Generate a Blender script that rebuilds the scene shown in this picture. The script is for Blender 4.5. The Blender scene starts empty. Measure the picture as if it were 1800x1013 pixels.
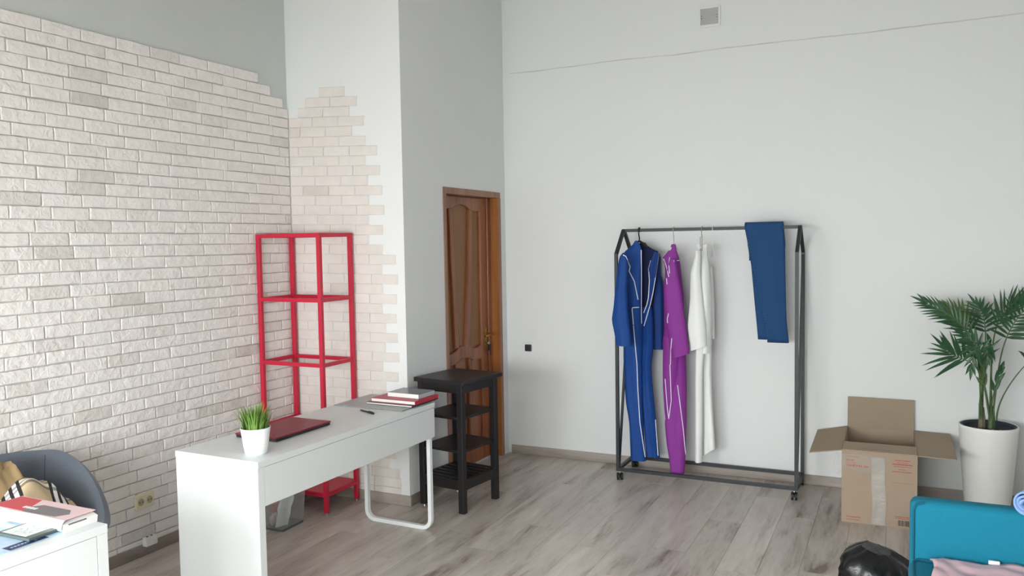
import bpy, bmesh, math, random
from mathutils import Vector, Matrix, noise
from mathutils.bvhtree import BVHTree
PI = math.pi
sc = bpy.context.scene
COL = sc.collection

# ------------------------------------------------------------------ camera
EYE = Vector((3.7326, -4.3241, 1.6761))
YAW, PITCH, ROLL = 0.4481, -0.0558, -0.0166
cam = bpy.data.cameras.new('camera')
cam.sensor_width = 36.0
cam.lens = 1427.3 / 1800 * 36.0
cam.clip_start = 0.05
camo = bpy.data.objects.new('camera', cam)
COL.objects.link(camo)
_f = Vector((-math.sin(YAW)*math.cos(PITCH), math.cos(YAW)*math.cos(PITCH), math.sin(PITCH)))
_r = Vector((math.cos(YAW), math.sin(YAW), 0))
_u = _r.cross(_f)
_r2 = math.cos(ROLL)*_r + math.sin(ROLL)*_u
_u2 = -math.sin(ROLL)*_r + math.cos(ROLL)*_u
_m = Matrix((( _r2.x, _u2.x, -_f.x), (_r2.y, _u2.y, -_f.y), (_r2.z, _u2.z, -_f.z))).to_4x4()
camo.matrix_world = Matrix.Translation(EYE) @ _m
sc.camera = camo

# ------------------------------------------------------------------ sky, daylight, exposure
sc.view_settings.view_transform = 'Standard'
sc.view_settings.look = 'None'
sc.view_settings.gamma = 1.0
sc.view_settings.use_curve_mapping = False
sc.view_settings.exposure = 0.0
w = bpy.data.worlds.new('overcast_sky'); sc.world = w
w.use_nodes = True
_bg = w.node_tree.nodes['Background']
_bg.inputs[0].default_value = (0.80, 0.90, 1.0, 1)
_bg.inputs[1].default_value = 1.0
ROOM_X, FRONT_Y, H = 5.3, -5.45, 3.75
WINS = [(0.35, 1.95), (2.20, 3.75)]
WZ0, WZ1 = 0.50, 2.30
def area(name, loc, rot, sx, sy, power, col):
    L = bpy.data.lights.new(name, 'AREA'); L.shape = 'RECTANGLE'; L.size = sx; L.size_y = sy
    L.energy = power; L.color = col
    o = bpy.data.objects.new(name, L); COL.objects.link(o); o.location = loc; o.rotation_euler = rot
    return o
for i, (a, b) in enumerate(WINS):
    area('window_daylight', ((a+b)/2, FRONT_Y+0.03, (WZ0+WZ1)/2), (PI/2-1.10, 0, 0), b-a-0.06, WZ1-WZ0-0.1, (206.0, 224.0)[i], (0.94, 0.985, 1.0))

# ------------------------------------------------------------------ materials
def lin(c):
    c = c/255.0
    return c/12.92 if c <= 0.04045 else ((c+0.055)/1.055)**2.4
def rgb(t): return (lin(t[0]), lin(t[1]), lin(t[2]), 1)
def newmat(name):
    m = bpy.data.materials.new(name); m.use_nodes = True
    nt = m.node_tree
    return m, nt, nt.nodes['Principled BSDF']
def N(nt, t, **kw):
    n = nt.nodes.new(t)
    for k, v in kw.items(): setattr(n, k, v)
    return n
def mat(name, c, rough=0.5, metal=0.0, var=0.0, vscale=8.0, bump=0.0, bscale=60.0, spec=0.5, stretch=(1,1,1), bdist=0.002, sheen=0.0):
    m, nt, b = newmat(name)
    b.inputs['Base Color'].default_value = rgb(c)
    b.inputs['Roughness'].default_value = rough
    b.inputs['Metallic'].default_value = metal
    b.inputs['Specular IOR Level'].default_value = spec
    if sheen: b.inputs['Sheen Weight'].default_value = sheen
    if var or bump:
        tc = N(nt, 'ShaderNodeTexCoord'); mp = N(nt, 'ShaderNodeMapping'); mp.inputs['Scale'].default_value = stretch
        nt.links.new(tc.outputs['Object'], mp.inputs[0])
    if var:
        nz = N(nt, 'ShaderNodeTexNoise'); nz.inputs['Scale'].default_value = vscale; nz.inputs['Detail'].default_value = 5
        nt.links.new(mp.outputs[0], nz.inputs['Vector'])
        mx = N(nt, 'ShaderNodeMix', data_type='RGBA')
        mx.inputs[6].default_value = rgb([max(0, v*(1-var)) for v in c]); mx.inputs[7].default_value = rgb([min(255, v*(1+var)) for v in c])
        nt.links.new(nz.outputs[0], mx.inputs[0]); nt.links.new(mx.outputs[2], b.inputs['Base Color'])
    if bump:
        n2 = N(nt, 'ShaderNodeTexNoise'); n2.inputs['Scale'].default_value = bscale; n2.inputs['Detail'].default_value = 4
        nt.links.new(mp.outputs[0], n2.inputs['Vector'])
        bp = N(nt, 'ShaderNodeBump'); bp.inputs['Strength'].default_value = bump; bp.inputs['Distance'].default_value = bdist
        nt.links.new(n2.outputs[0], bp.inputs['Height']); nt.links.new(bp.outputs[0], b.inputs['Normal'])
    return m

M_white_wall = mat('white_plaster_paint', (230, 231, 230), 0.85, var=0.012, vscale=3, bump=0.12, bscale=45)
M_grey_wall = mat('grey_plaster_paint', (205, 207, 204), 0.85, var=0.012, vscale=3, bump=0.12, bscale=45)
M_ceiling = mat('ceiling_paint', (205, 207, 204), 0.9)

def crack_wall():
    m, nt, b = newmat('white_plaster_with_crack')
    b.inputs['Roughness'].default_value = 0.85
    tc = N(nt, 'ShaderNodeTexCoord'); sp = N(nt, 'ShaderNodeSeparateXYZ'); nt.links.new(tc.outputs['Object'], sp.inputs[0])
    n1 = N(nt, 'ShaderNodeTexNoise'); n1.inputs['Scale'].default_value = 2.2; n1.inputs['Detail'].default_value = 6
    nt.links.new(tc.outputs['Object'], n1.inputs['Vector'])
    a = N(nt, 'ShaderNodeMath', operation='MULTIPLY_ADD'); a.inputs[1].default_value = 0.03; a.inputs[2].default_value = -0.015
    nt.links.new(n1.outputs[0], a.inputs[0])
    s = N(nt, 'ShaderNodeMath', operation='SUBTRACT'); s.inputs[1].default_value = 2.992; nt.links.new(sp.outputs[2], s.inputs[0])
    s2 = N(nt, 'ShaderNodeMath', operation='ADD'); nt.links.new(s.outputs[0], s2.inputs[0]); nt.links.new(a.outputs[0], s2.inputs[1])
    ab = N(nt, 'ShaderNodeMath', operation='ABSOLUTE'); nt.links.new(s2.outputs[0], ab.inputs[0])
    lt = N(nt, 'ShaderNodeMapRange'); lt.inputs[1].default_value = 0.0015; lt.inputs[2].default_value = 0.006; lt.inputs[3].default_value = 1; lt.inputs[4].default_value = 0
    nt.links.new(ab.outputs[0], lt.inputs[0])
    n3 = N(nt, 'ShaderNodeTexNoise'); n3.inputs['Scale'].default_value = 5
    nt.links.new(tc.outputs['Object'], n3.inputs['Vector'])
    mu = N(nt, 'ShaderNodeMath', operation='MULTIPLY'); nt.links.new(lt.outputs[0], mu.inputs[0]); nt.links.new(n3.outputs[0], mu.inputs[1])
    gt = N(nt, 'ShaderNodeMath', operation='GREATER_THAN'); gt.inputs[1].default_value = 0.97; nt.links.new(sp.outputs[0], gt.inputs[0])
    mu2 = N(nt, 'ShaderNodeMath', operation='MULTIPLY'); nt.links.new(mu.outputs[0], mu2.inputs[0]); nt.links.new(gt.outputs[0], mu2.inputs[1])
    mx = N(nt, 'ShaderNodeMix', data_type='RGBA'); mx.inputs[6].default_value = rgb((230, 231, 230)); mx.inputs[7].default_value = rgb((176, 174, 170))
    nt.links.new(mu2.outputs[0], mx.inputs[0]); nt.links.new(mx.outputs[2], b.inputs['Base Color'])
    n2 = N(nt, 'ShaderNodeTexNoise'); n2.inputs['Scale'].default_value = 40; n2.inputs['Detail'].default_value = 4
    nt.links.new(tc.outputs['Object'], n2.inputs['Vector'])
    bp = N(nt, 'ShaderNodeBump'); bp.inputs['Strength'].default_value = 0.12; bp.inputs['Distance'].default_value = 0.002
    nt.links.new(n2.outputs[0], bp.inputs['Height']); nt.links.new(bp.outputs[0], b.inputs['Normal'])
    return m
M_crack = crack_wall()

def brick_mat(name, light, dark, bumpk, island=False):
    m, nt, b = newmat(name)
    b.inputs['Roughness'].default_value = 0.7
    b.inputs['Specular IOR Level'].default_value = 0.35
    tc = N(nt, 'ShaderNodeTexCoord'); gi = N(nt, 'ShaderNodeNewGeometry'); oi = N(nt, 'ShaderNodeObjectInfo')
    rnd = gi.outputs['Random Per Island'] if island else oi.outputs['Random']
    off = N(nt, 'ShaderNodeVectorMath', operation='SCALE'); off.inputs[0].default_value = (13.7, 7.1, 5.3); nt.links.new(rnd, off.inputs['Scale'])
    ad = N(nt, 'ShaderNodeVectorMath', operation='ADD'); nt.links.new(tc.outputs['Object'], ad.inputs[0]); nt.links.new(off.outputs[0], ad.inputs[1])
    rp = N(nt, 'ShaderNodeValToRGB'); r = rp.color_ramp
    r.elements[0].position = 0; r.elements[0].color = rgb(dark); r.elements[1].position = 1; r.elements[1].color = rgb(light)
    e = r.elements.new(0.06); e.color = rgb([0.55*a+0.45*c for a, c in zip(dark, light)])
    e = r.elements.new(0.18); e.color = rgb([0.15*a+0.85*c for a, c in zip(dark, light)])
    nt.links.new(rnd, rp.inputs[0])
    nz = N(nt, 'ShaderNodeTexNoise'); nz.inputs['Scale'].default_value = 14; nz.inputs['Detail'].default_value = 5
    nt.links.new(ad.outputs[0], nz.inputs['Vector'])
    mr = N(nt, 'ShaderNodeMapRange'); mr.inputs[1].default_value = 0.3; mr.inputs[2].default_value = 0.7; mr.inputs[3].default_value = 0.955; mr.inputs[4].default_value = 1.03
    nt.links.new(nz.outputs[0], mr.inputs[0])
    mx = N(nt, 'ShaderNodeVectorMath', operation='SCALE'); nt.links.new(rp.outputs[0], mx.inputs[0]); nt.links.new(mr.outputs[0], mx.inputs['Scale'])
    nt.links.new(mx.outputs[0], b.inputs['Base Color'])
    vo = N(nt, 'ShaderNodeTexVoronoi', feature='F1'); vo.inputs['Scale'].default_value = 22
    mp = N(nt, 'ShaderNodeMapping'); mp.inputs['Rotation'].default_value = (0.6, 0.3, 0.2); mp.inputs['Scale'].default_value = (1, 0.45, 1.0)
    nt.links.new(ad.outputs[0], mp.inputs[0]); nt.links.new(mp.outputs[0], vo.inputs['Vector'])
    n2 = N(nt, 'ShaderNodeTexNoise'); n2.inputs['Scale'].default_value = 26; n2.inputs['Detail'].default_value = 7; n2.inputs['Distortion'].default_value = 1.2
    nt.links.new(ad.outputs[0], n2.inputs['Vector'])
    sm = N(nt, 'ShaderNodeMath', operation='MULTIPLY_ADD'); sm.inputs[1].default_value = 0.5; nt.links.new(vo.outputs['Distance'], sm.inputs[0]); nt.links.new(n2.outputs[0], sm.inputs[2])
    bp = N(nt, 'ShaderNodeBump'); bp.inputs['Strength'].default_value = bumpk; bp.inputs['Distance'].default_value = 0.008
    nt.links.new(sm.outputs[0], bp.inputs['Height']); nt.links.new(bp.outputs[0], b.inputs['Normal'])
    return m
LB, DB = (242, 236, 232), (214, 207, 201)
M_brick = brick_mat('painted_plaster_brick', LB, DB, 0.78)
M_brick_many = brick_mat('painted_plaster_brick_field', LB, DB, 0.78, True)
M_pbrick = brick_mat('smooth_painted_brick', (226, 219, 213), (212, 203, 196), 0.14)

def wood_mat(name, c1, c2, c3, rough, axis='y', scale=1.0, rnd=True, bump=0.05, spec=0.5, c0=None):
    """streaky board: noise stretched along the grain axis"""
    m, nt, b = newmat(name)
    b.inputs['Roughness'].default_value = rough; b.inputs['Specular IOR Level'].default_value = spec
    tc = N(nt, 'ShaderNodeTexCoord'); oi = N(nt, 'ShaderNodeObjectInfo')
    vec = tc.outputs['Object']
    if rnd:
        off = N(nt, 'ShaderNodeVectorMath', operation='SCALE'); off.inputs[0].default_value = (31.7, 17.1, 9.3); nt.links.new(oi.outputs['Random'], off.inputs['Scale'])
        ad = N(nt, 'ShaderNodeVectorMath', operation='ADD'); nt.links.new(vec, ad.inputs[0]); nt.links.new(off.outputs[0], ad.inputs[1]); vec = ad.outputs[0]
    mp = N(nt, 'ShaderNodeMapping')
    k = {'x': (0.16, 1, 1), 'y': (1, 0.15, 1), 'z': (1, 1, 0.10)}[axis]
    mp.inputs['Scale'].default_value = [v*scale for v in k]
    nt.links.new(vec, mp.inputs[0])
    n1 = N(nt, 'ShaderNodeTexNoise'); n1.inputs['Scale'].default_value = 9; n1.inputs['Detail'].default_value = 8; n1.inputs['Roughness'].default_value = 0.62; n1.inputs['Distortion'].default_value = 0.45
    nt.links.new(mp.outputs[0], n1.inputs['Vector'])
    n2 = N(nt, 'ShaderNodeTexNoise'); n2.inputs['Scale'].default_value = 60; n2.inputs['Detail'].default_value = 4
    nt.links.new(mp.outputs[0], n2.inputs['Vector'])
    ma = N(nt, 'ShaderNodeMath', operation='MULTIPLY_ADD'); ma.inputs[1].default_value = 0.22; nt.links.new(n2.outputs[0], ma.inputs[0])
    ms = N(nt, 'ShaderNodeMath', operation='SUBTRACT'); ms.inputs[1].default_value = 0.11; nt.links.new(n1.outputs[0], ms.inputs[0]); nt.links.new(ms.outputs[0], ma.inputs[2])
    rp = N(nt, 'ShaderNodeValToRGB'); r = rp.color_ramp
    r.elements[0].position = 0.30; r.elements[0].color = rgb(c1); r.elements[1].position = 0.72; r.elements[1].color = rgb(c3)
    e = r.elements.new(0.47); e.color = rgb(c2)
    if c0:
        e = r.elements.new(0.36); e.color = rgb(c0)
    nt.links.new(ma.outputs[0], rp.inputs[0])
    colr = rp.outputs[0]
    if rnd:
        mr = N(nt, 'ShaderNodeMapRange'); mr.inputs[3].default_value = 0.93; mr.inputs[4].default_value = 1.06; nt.links.new(oi.outputs['Random'], mr.inputs[0])
        sc_ = N(nt, 'ShaderNodeVectorMath', operation='SCALE'); nt.links.new(colr, sc_.inputs[0]); nt.links.new(mr.outputs[0], sc_.inputs['Scale']); colr = sc_.outputs[0]
    nt.links.new(colr, b.inputs['Base Color'])
    bp = N(nt, 'ShaderNodeBump'); bp.inputs['Strength'].default_value = bump; bp.inputs['Distance'].default_value = 0.001
    nt.links.new(ma.outputs[0], bp.inputs['Height']); nt.links.new(bp.outputs[0], b.inputs['Normal'])
    return m
M_floor = wood_mat('grey_laminate', (124, 110, 100), (187, 177, 168), (209, 201, 193), 0.34, 'y', 1.0, spec=0.5, c0=(160, 148, 139))
M_base = wood_mat('grey_skirting_wood_x', (132, 121, 113), (160, 149, 141), (180, 170, 162), 0.5, 'x', 0.8, rnd=False)
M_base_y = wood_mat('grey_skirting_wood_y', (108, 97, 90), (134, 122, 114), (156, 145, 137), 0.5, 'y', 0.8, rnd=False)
M_door = wood_mat('varnished_oak', (110, 58, 32), (143, 84, 52), (164, 104, 68), 0.3, 'z', 1.0, rnd=False)
M_doorgold = wood_mat('golden_oak_jamb', (128, 76, 32), (160, 100, 48), (176, 116, 60), 0.35, 'z', 1.0, rnd=False)
M_doorpanel = mat('door_panel_veneer', (138, 94, 52), 0.45, var=0.07, vscale=60, bump=0.1, bscale=200)
M_casing = wood_mat('door_casing_wood', (130, 90, 70), (150, 108, 86), (165, 124, 100), 0.45, 'z', 1.0, rnd=False)
M_black = mat('black_brown_stain', (26, 25, 26), 0.42, var=0.15, vscale=30, stretch=(1, 1, 1), bump=0.05, bscale=80)
M_desk = mat('white_foil', (218, 221, 221), 0.38, spec=0.45)
M_whitemetal = mat('white_lacquered_metal', (232, 235, 234), 0.35)
M_red = mat('red_lacquered_steel', (196, 28, 58), 0.38)
M_redlid = mat('dark_red_laptop_lid', (120, 16, 40), 0.32, var=0.03, vscale=40)
M_darkplastic = mat('dark_plastic', (30, 30, 33), 0.45)
M_pot = mat('white_ceramic', (240, 242, 241), 0.35)
M_soil = mat('dark_potting_soil', (38, 36, 36), 0.95, var=0.3, vscale=90, bump=0.8, bscale=90)
M_grass = mat('artificial_grass_green', (96, 128, 56), 0.55, var=0.35, vscale=25)
M_paper = mat('white_paper', (238, 238, 236), 0.8)
M_pages = mat('book_page_edges', (236, 234, 230), 0.85, var=0.03, vscale=200, stretch=(1, 1, 30))
M_bookred = mat('red_book_cover', (176, 36, 56), 0.4)
M_bookgrey = mat('dark_grey_glossy_cover', (66, 70, 76), 0.22, var=0.3, vscale=12)
M_blackcover = mat('black_cover', (34, 34, 36), 0.35)
M_marble = mat('grey_marbled_board', (166, 168, 168), 0.4, var=0.10, vscale=35)
M_marble_edge = mat('grey_speckled_edge', (120, 126, 126), 0.5, var=0.35, vscale=60)
M_brass = mat('brass', (190, 160, 90), 0.25, metal=1.0)
M_steel = mat('brushed_steel', (180, 180, 180), 0.3, metal=1.0)
M_rack = mat('black_powder_coated_steel', (33, 36, 40), 0.45)
M_blackrubber = mat('black_rubber', (24, 24, 26), 0.55)
M_cream = mat('cream_plastic', (226, 220, 190), 0.35)
M_plwhite = mat('white_plastic', (232, 234, 233), 0.4)
M_vent = mat('grey_plastic_slat', (196, 194, 192), 0.5)
M_dark = mat('dark_void', (24, 22, 20), 0.9)
M_chair = mat('grey_wool_felt', (92, 98, 108), 0.95, var=0.10, vscale=220, bump=0.25, bscale=300, sheen=0.3)
M_tan = mat('tan_gabardine', (168, 142, 104), 0.8, var=0.08, vscale=14, bump=0.2, bscale=300)
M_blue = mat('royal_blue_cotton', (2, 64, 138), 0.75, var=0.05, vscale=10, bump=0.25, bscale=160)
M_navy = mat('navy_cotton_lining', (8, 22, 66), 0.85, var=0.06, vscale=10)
M_blue_shaded = mat('royal_blue_cotton_shade', (2, 54, 122), 0.75, var=0.05, vscale=10, bump=0.25, bscale=160)  # darker copy of the blue, shade painted in for lapel and far sleeve
M_purple = mat('purple_cotton', (136, 48, 144), 0.75, var=0.05, vscale=10, bump=0.25, bscale=160)
M_whitecloth = mat('white_cotton', (240, 241, 238), 0.8, var=0.015, vscale=10, bump=0.2, bscale=160)
M_pipe = mat('white_piping', (232, 232, 240), 0.6)
M_denim = mat('dark_blue_denim', (22, 66, 112), 0.85, var=0.13, vscale=320, bump=0.3, bscale=420)
M_denimhem = mat('denim_hem', (28, 56, 88), 0.85, var=0.25, vscale=300)
M_stitch = mat('denim_stitching', (70, 120, 168), 0.8)
M_lightdenim = mat('light_blue_denim', (136, 170, 214), 0.85, var=0.10, vscale=40, bump=0.3, bscale=120)
M_pinkcloth = mat('pale_pink_satin', (226, 188, 194), 0.45, var=0.03, vscale=12)
M_teal = mat('teal_woven_upholstery', (4, 118, 144), 0.9, var=0.07, vscale=260, bump=0.3, bscale=320)
M_teal_dark = mat('teal_welt', (3, 92, 116), 0.9)
M_card = mat('brown_cardboard', (164, 145, 125), 0.85, var=0.02, vscale=16)
M_card_in = mat('brown_cardboard_inside', (160, 143, 122), 0.9, var=0.02, vscale=16)
M_cardred = mat('red_print', (178, 66, 60), 0.85)
M_cardblack = mat('black_print', (74, 66, 60), 0.85)
M_planter = mat('matt_white_planter', (236, 234, 230), 0.5)
M_planter_in = mat('dark_blue_grey_insert', (36, 44, 58), 0.55)
M_leaf = mat('palm_leaf_green', (42, 78, 48), 0.42, var=0.3, vscale=14)
M_leaf2 = mat('palm_leaf_light_green', (84, 112, 58), 0.45, var=0.25, vscale=14)
M_stem = mat('palm_stem_green', (82, 104, 64), 0.5, var=0.2, vscale=20)
M_stemold = mat('palm_stem_brown', (122, 112, 92), 0.8, var=0.25, vscale=40, stretch=(1, 1, 0.2))
M_ereader = mat('dark_green_plastic_bezel', (74, 88, 86), 0.4)
M_navyprint = mat('navy_print', (26, 42, 84), 0.4)
M_gloss = mat('glossy_blue_brochure', (180, 204, 226), 0.25, var=0.10, vscale=18)
M_bluegrey = mat('blue_ink', (128, 130, 150), 0.7)
M_greyprint = mat('grey_print', (110, 104, 106), 0.4)
M_pinkprint = mat('pale_pink_print', (224, 192, 194), 0.35)
M_coverred = mat('bright_red_print', (196, 30, 50), 0.35)
M_winframe = mat('white_window_plastic', (235, 237, 237), 0.35)

def plastic(name, c, rough, alpha):
    m, nt, b = newmat(name)
    b.inputs['Base Color'].default_value = rgb(c); b.inputs['Roughness'].default_value = rough
    out = nt.nodes['Material Output']
    tr = N(nt, 'ShaderNodeBsdfTransparent'); tr.inputs[0].default_value = (0.97, 0.975, 0.975, 1) if alpha > 0.17 else (0.992, 0.992, 0.99, 1)
    mx = N(nt, 'ShaderNodeMixShader'); mx.inputs[0].default_value = alpha
    nt.links.new(tr.outputs[0], mx.inputs[1]); nt.links.new(b.outputs[0], mx.inputs[2]); nt.links.new(mx.outputs[0], out.inputs[0])
    return m
M_clear = plastic('clear_plastic', (196, 202, 202), 0.12, 0.22)
M_binbase = plastic('smoky_plastic_base', (120, 126, 128), 0.3, 0.7)
M_tape = plastic('clear_packing_tape', (240, 235, 228), 0.10, 0.26)
M_film = plastic('clear_stretch_film', (240, 238, 234), 0.06, 0.07)
M_glass = plastic('window_glass', (235, 240, 240), 0.02, 0.15)
def wrinkled(m):
    nt = m.node_tree; b = nt.nodes['Principled BSDF']
    tc = N(nt, 'ShaderNodeTexCoord'); n2 = N(nt, 'ShaderNodeTexNoise'); n2.inputs['Scale'].default_value = 26; n2.inputs['Detail'].default_value = 6
    nt.links.new(tc.outputs['Object'], n2.inputs['Vector'])
    bp = N(nt, 'ShaderNodeBump'); bp.inputs['Strength'].default_value = 1.0; bp.inputs['Distance'].default_value = 0.02
    nt.links.new(n2.outputs[0], bp.inputs['Height']); nt.links.new(bp.outputs[0], b.inputs['Normal'])
wrinkled(M_tape); wrinkled(M_film)
M_bag = mat('black_bin_liner', (13, 14, 15), 0.30, bump=0.5, bscale=18, bdist=0.012)

def plaid():
    m, nt, b = newmat('beige_check_lining')
    b.inputs['Roughness'].default_value = 0.8
    uv = N(nt, 'ShaderNodeUVMap'); sp = N(nt, 'ShaderNodeSeparateXYZ'); nt.links.new(uv.outputs[0], sp.inputs[0])
    def bands(axis, specs):
        fr = N(nt, 'ShaderNodeMath', operation='FRACT'); nt.links.new(sp.outputs[axis], fr.inputs[0])
        tot = None
        for a, bb in specs:
            g = N(nt, 'ShaderNodeMath', operation='GREATER_THAN'); g.inputs[1].default_value = a; nt.links.new(fr.outputs[0], g.inputs[0])
            l = N(nt, 'ShaderNodeMath', operation='LESS_THAN'); l.inputs[1].default_value = bb; nt.links.new(fr.outputs[0], l.inputs[0])
            mu = N(nt, 'ShaderNodeMath', operation='MULTIPLY'); nt.links.new(g.outputs[0], mu.inputs[0]); nt.links.new(l.outputs[0], mu.inputs[1])
            if tot is None: tot = mu.outputs[0]
            else:
                ad = N(nt, 'ShaderNodeMath', operation='ADD'); nt.links.new(tot, ad.inputs[0]); nt.links.new(mu.outputs[0], ad.inputs[1]); tot = ad.outputs[0]
        return tot
    def half(s):
        k = N(nt, 'ShaderNodeMath', operation='MULTIPLY'); k.inputs[1].default_value = 0.62; nt.links.new(s, k.inputs[0]); return k.outputs[0]
    bl, wh = [(0.04, 0.11), (0.20, 0.27), (0.36, 0.43)], [(0.11, 0.20), (0.27, 0.36)]
    col = None
    prev = rgb((196, 174, 140))
    cur = None
    for ax, specs, c in ((0, wh, (232, 228, 222)), (1, wh, (232, 228, 222)), (0, bl, (34, 32, 36)), (1, bl, (34, 32, 36))):
        f = bands(ax, specs)
        if ax == 1: f = half(f)
        mx = N(nt, 'ShaderNodeMix', data_type='RGBA'); nt.links.new(f, mx.inputs[0]); mx.inputs[7].default_value = rgb(c)
        if cur is None: mx.inputs[6].default_value = prev
        else: nt.links.new(cur, mx.inputs[6])
        cur = mx.outputs[2]
    nt.links.new(cur, b.inputs['Base Color'])
    return m
M_plaid = plaid()

# ------------------------------------------------------------------ mesh helpers
ROOT = {}                                          # thing -> its matrix
def BM(): return bmesh.new()
def box(bm, lo, hi, bevel=0.0, rot=None, seg=1):
    lo, hi = Vector(lo), Vector(hi)
    c, s = (lo+hi)/2, hi-lo
    b2 = bmesh.new()
    bmesh.ops.create_cube(b2, size=1.0, matrix=Matrix.Diagonal((s.x, s.y, s.z, 1)))
    if bevel: bmesh.ops.bevel(b2, geom=b2.edges[:], offset=bevel, segments=seg, profile=0.5, affect='EDGES')
    M = Matrix.Translation(c) @ (rot if rot else Matrix.Identity(4))
    join(bm, b2, M)
def join(bm, b2, M=None):
    mp = {}
    for v in b2.verts: mp[v] = bm.verts.new((M @ v.co) if M else v.co)
    for f in b2.faces:
        try:
            nf = bm.faces.new([mp[v] for v in f.verts]); nf.smooth = f.smooth
        except ValueError: pass
    b2.free()
def tube(bm, pts, r, n=8, cap=True, square=False, smooth=True, closed=False):
    pts = [Vector(p) for p in pts]
    rr = r if isinstance(r, (list, tuple)) else [r]*len(pts)
    rings = []
    t0 = (pts[1]-pts[0]).normalized()
    ref = Vector((0, 0, 1)) if abs(t0.z) < 0.9 else Vector((0, 1, 0))
    nrm = (ref - t0*ref.dot(t0)).normalized()
    for i, p in enumerate(pts):
        if closed: t = (pts[(i+1) % len(pts)]-pts[i-1]).normalized()
        elif i == 0: t = t0
        elif i == len(pts)-1: t = (pts[i]-pts[i-1]).normalized()
        else: t = ((pts[i]-pts[i-1]).normalized()+(pts[i+1]-pts[i]).normalized()).normalized()
        nrm = (nrm - t*nrm.dot(t)).normalized(); b = t.cross(nrm)
        ring = []
        for k in range(n):
            a = 2*PI*(k+(0.5 if square else 0))/n
            ring.append(bm.verts.new(p + (nrm*math.cos(a)+b*math.sin(a))*rr[i]))
        rings.append(ring)
    m = len(rings)
    for i in range(m if closed else m-1):
        A, B = rings[i], rings[(i+1) % m]
        for k in range(n):
            f = bm.faces.new((A[k], A[(k+1) % n], B[(k+1) % n], B[k])); f.smooth = smooth and not square
    if cap and not closed:
        bm.faces.new(list(reversed(rings[0]))); bm.faces.new(rings[-1])
def sqbar(bm, a, b, t): tube(bm, [a, b], t*0.7071, 4, square=True)
def lathe(bm, prof, c=(0, 0, 0), n=32, cap0=True, cap1=False):
    c = Vector(c); rings = []
    for r, z in prof:
        rings.append([bm.verts.new(c+Vector((r*math.cos(2*PI*k/n), r*math.sin(2*PI*k/n), z))) for k in range(n)])
    for A, B in zip(rings, rings[1:]):
        for k in range(n):
            f = bm.faces.new((A[k], A[(k+1) % n], B[(k+1) % n], B[k])); f.smooth = True
    if cap0: bm.faces.new(list(reversed(rings[0])))
    if cap1: bm.faces.new(rings[-1])
def grid(bm, nu, nv, fn, smooth=True, uv=None):
    V = [[bm.verts.new(fn(i/nu, j/nv)) for j in range(nv+1)] for i in range(nu+1)]
    lay = bm.loops.layers.uv.verify() if uv else None
    for i in range(nu):
        for j in range(nv):
            f = bm.faces.new((V[i][j], V[i+1][j], V[i+1][j+1], V[i][j+1])); f.smooth = smooth
            if uv:
                for lp, (a, b) in zip(f.loops, ((i, j), (i+1, j), (i+1, j+1), (i, j+1))): lp[lay].uv = uv(a/nu, b/nv)
    return V
def prism(bm, poly, axis, lo, hi):
    """poly of 2D points extruded along axis ('x': poly is (y,z); 'y': (x,z); 'z': (x,y))"""
    def mk(p, h): return {'x': (h, p[0], p[1]), 'y': (p[0], h, p[1]), 'z': (p[0], p[1], h)}[axis]
    A = [bm.verts.new(mk(p, lo)) for p in poly]; B = [bm.verts.new(mk(p, hi)) for p in poly]
    n = len(poly)
    bm.faces.new(A); bm.faces.new(list(reversed(B)))
    for k in range(n): bm.faces.new((A[k], B[k], B[(k+1) % n], A[(k+1) % n]))
def finish(bm):
    bmesh.ops.recalc_face_normals(bm, faces=bm.faces[:])
def obj(name, bm, m, parent=None, local=False, solid=0.0, rec=True, subsurf=0):
    if rec:
        finish(bm)
        for e in bm.edges:
            if len(e.link_faces) == 2 and e.calc_face_angle(0) > 0.75: e.smooth = False
    if parent is not None and not local:
        bm.transform(ROOT[parent.name].inverted())
    me = bpy.data.meshes.new(name); bm.to_mesh(me); bm.free()
    me.materials.append(m)
    o = bpy.data.objects.new(name, me); COL.objects.link(o)
    if parent is not None:
        o.parent = parent; ROOT[o.name] = ROOT[parent.name]
    else: ROOT[o.name] = Matrix.Identity(4)
    if solid:
        md = o.modifiers.new('thickness', 'SOLIDIFY'); md.thickness = solid; md.offset = 0
    if subsurf:
        md = o.modifiers.new('smooth', 'SUBSURF'); md.levels = subsurf; md.render_levels = subsurf
    return o
def thing(name, label, cat, loc=(0, 0, 0), rz=0.0, group=None):
    o = bpy.data.objects.new(name, None); COL.objects.link(o); o.empty_display_size = 0.05
    o.location = loc; o.rotation_euler = (0, 0, rz)
    o['label'] = label; o['category'] = cat
    if group: o['group'] = group
    ROOT[o.name] = Matrix.Translation(Vector(loc)) @ Matrix.Rotation(rz, 4, 'Z')
    return o
def struct(name, bm, m, parent=None):
    o = obj(name, bm, m, parent)
    if parent is None: o['kind'] = 'structure'
    return o
def put(name, me, parent, loc, rot=(0, 0, 0), scale=(1, 1, 1)):
    o = bpy.data.objects.new(name, me); COL.objects.link(o); o.parent = parent
    o.location = loc; o.rotation_euler = rot; o.scale = scale
    return o
rng = random.Random(7)

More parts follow.
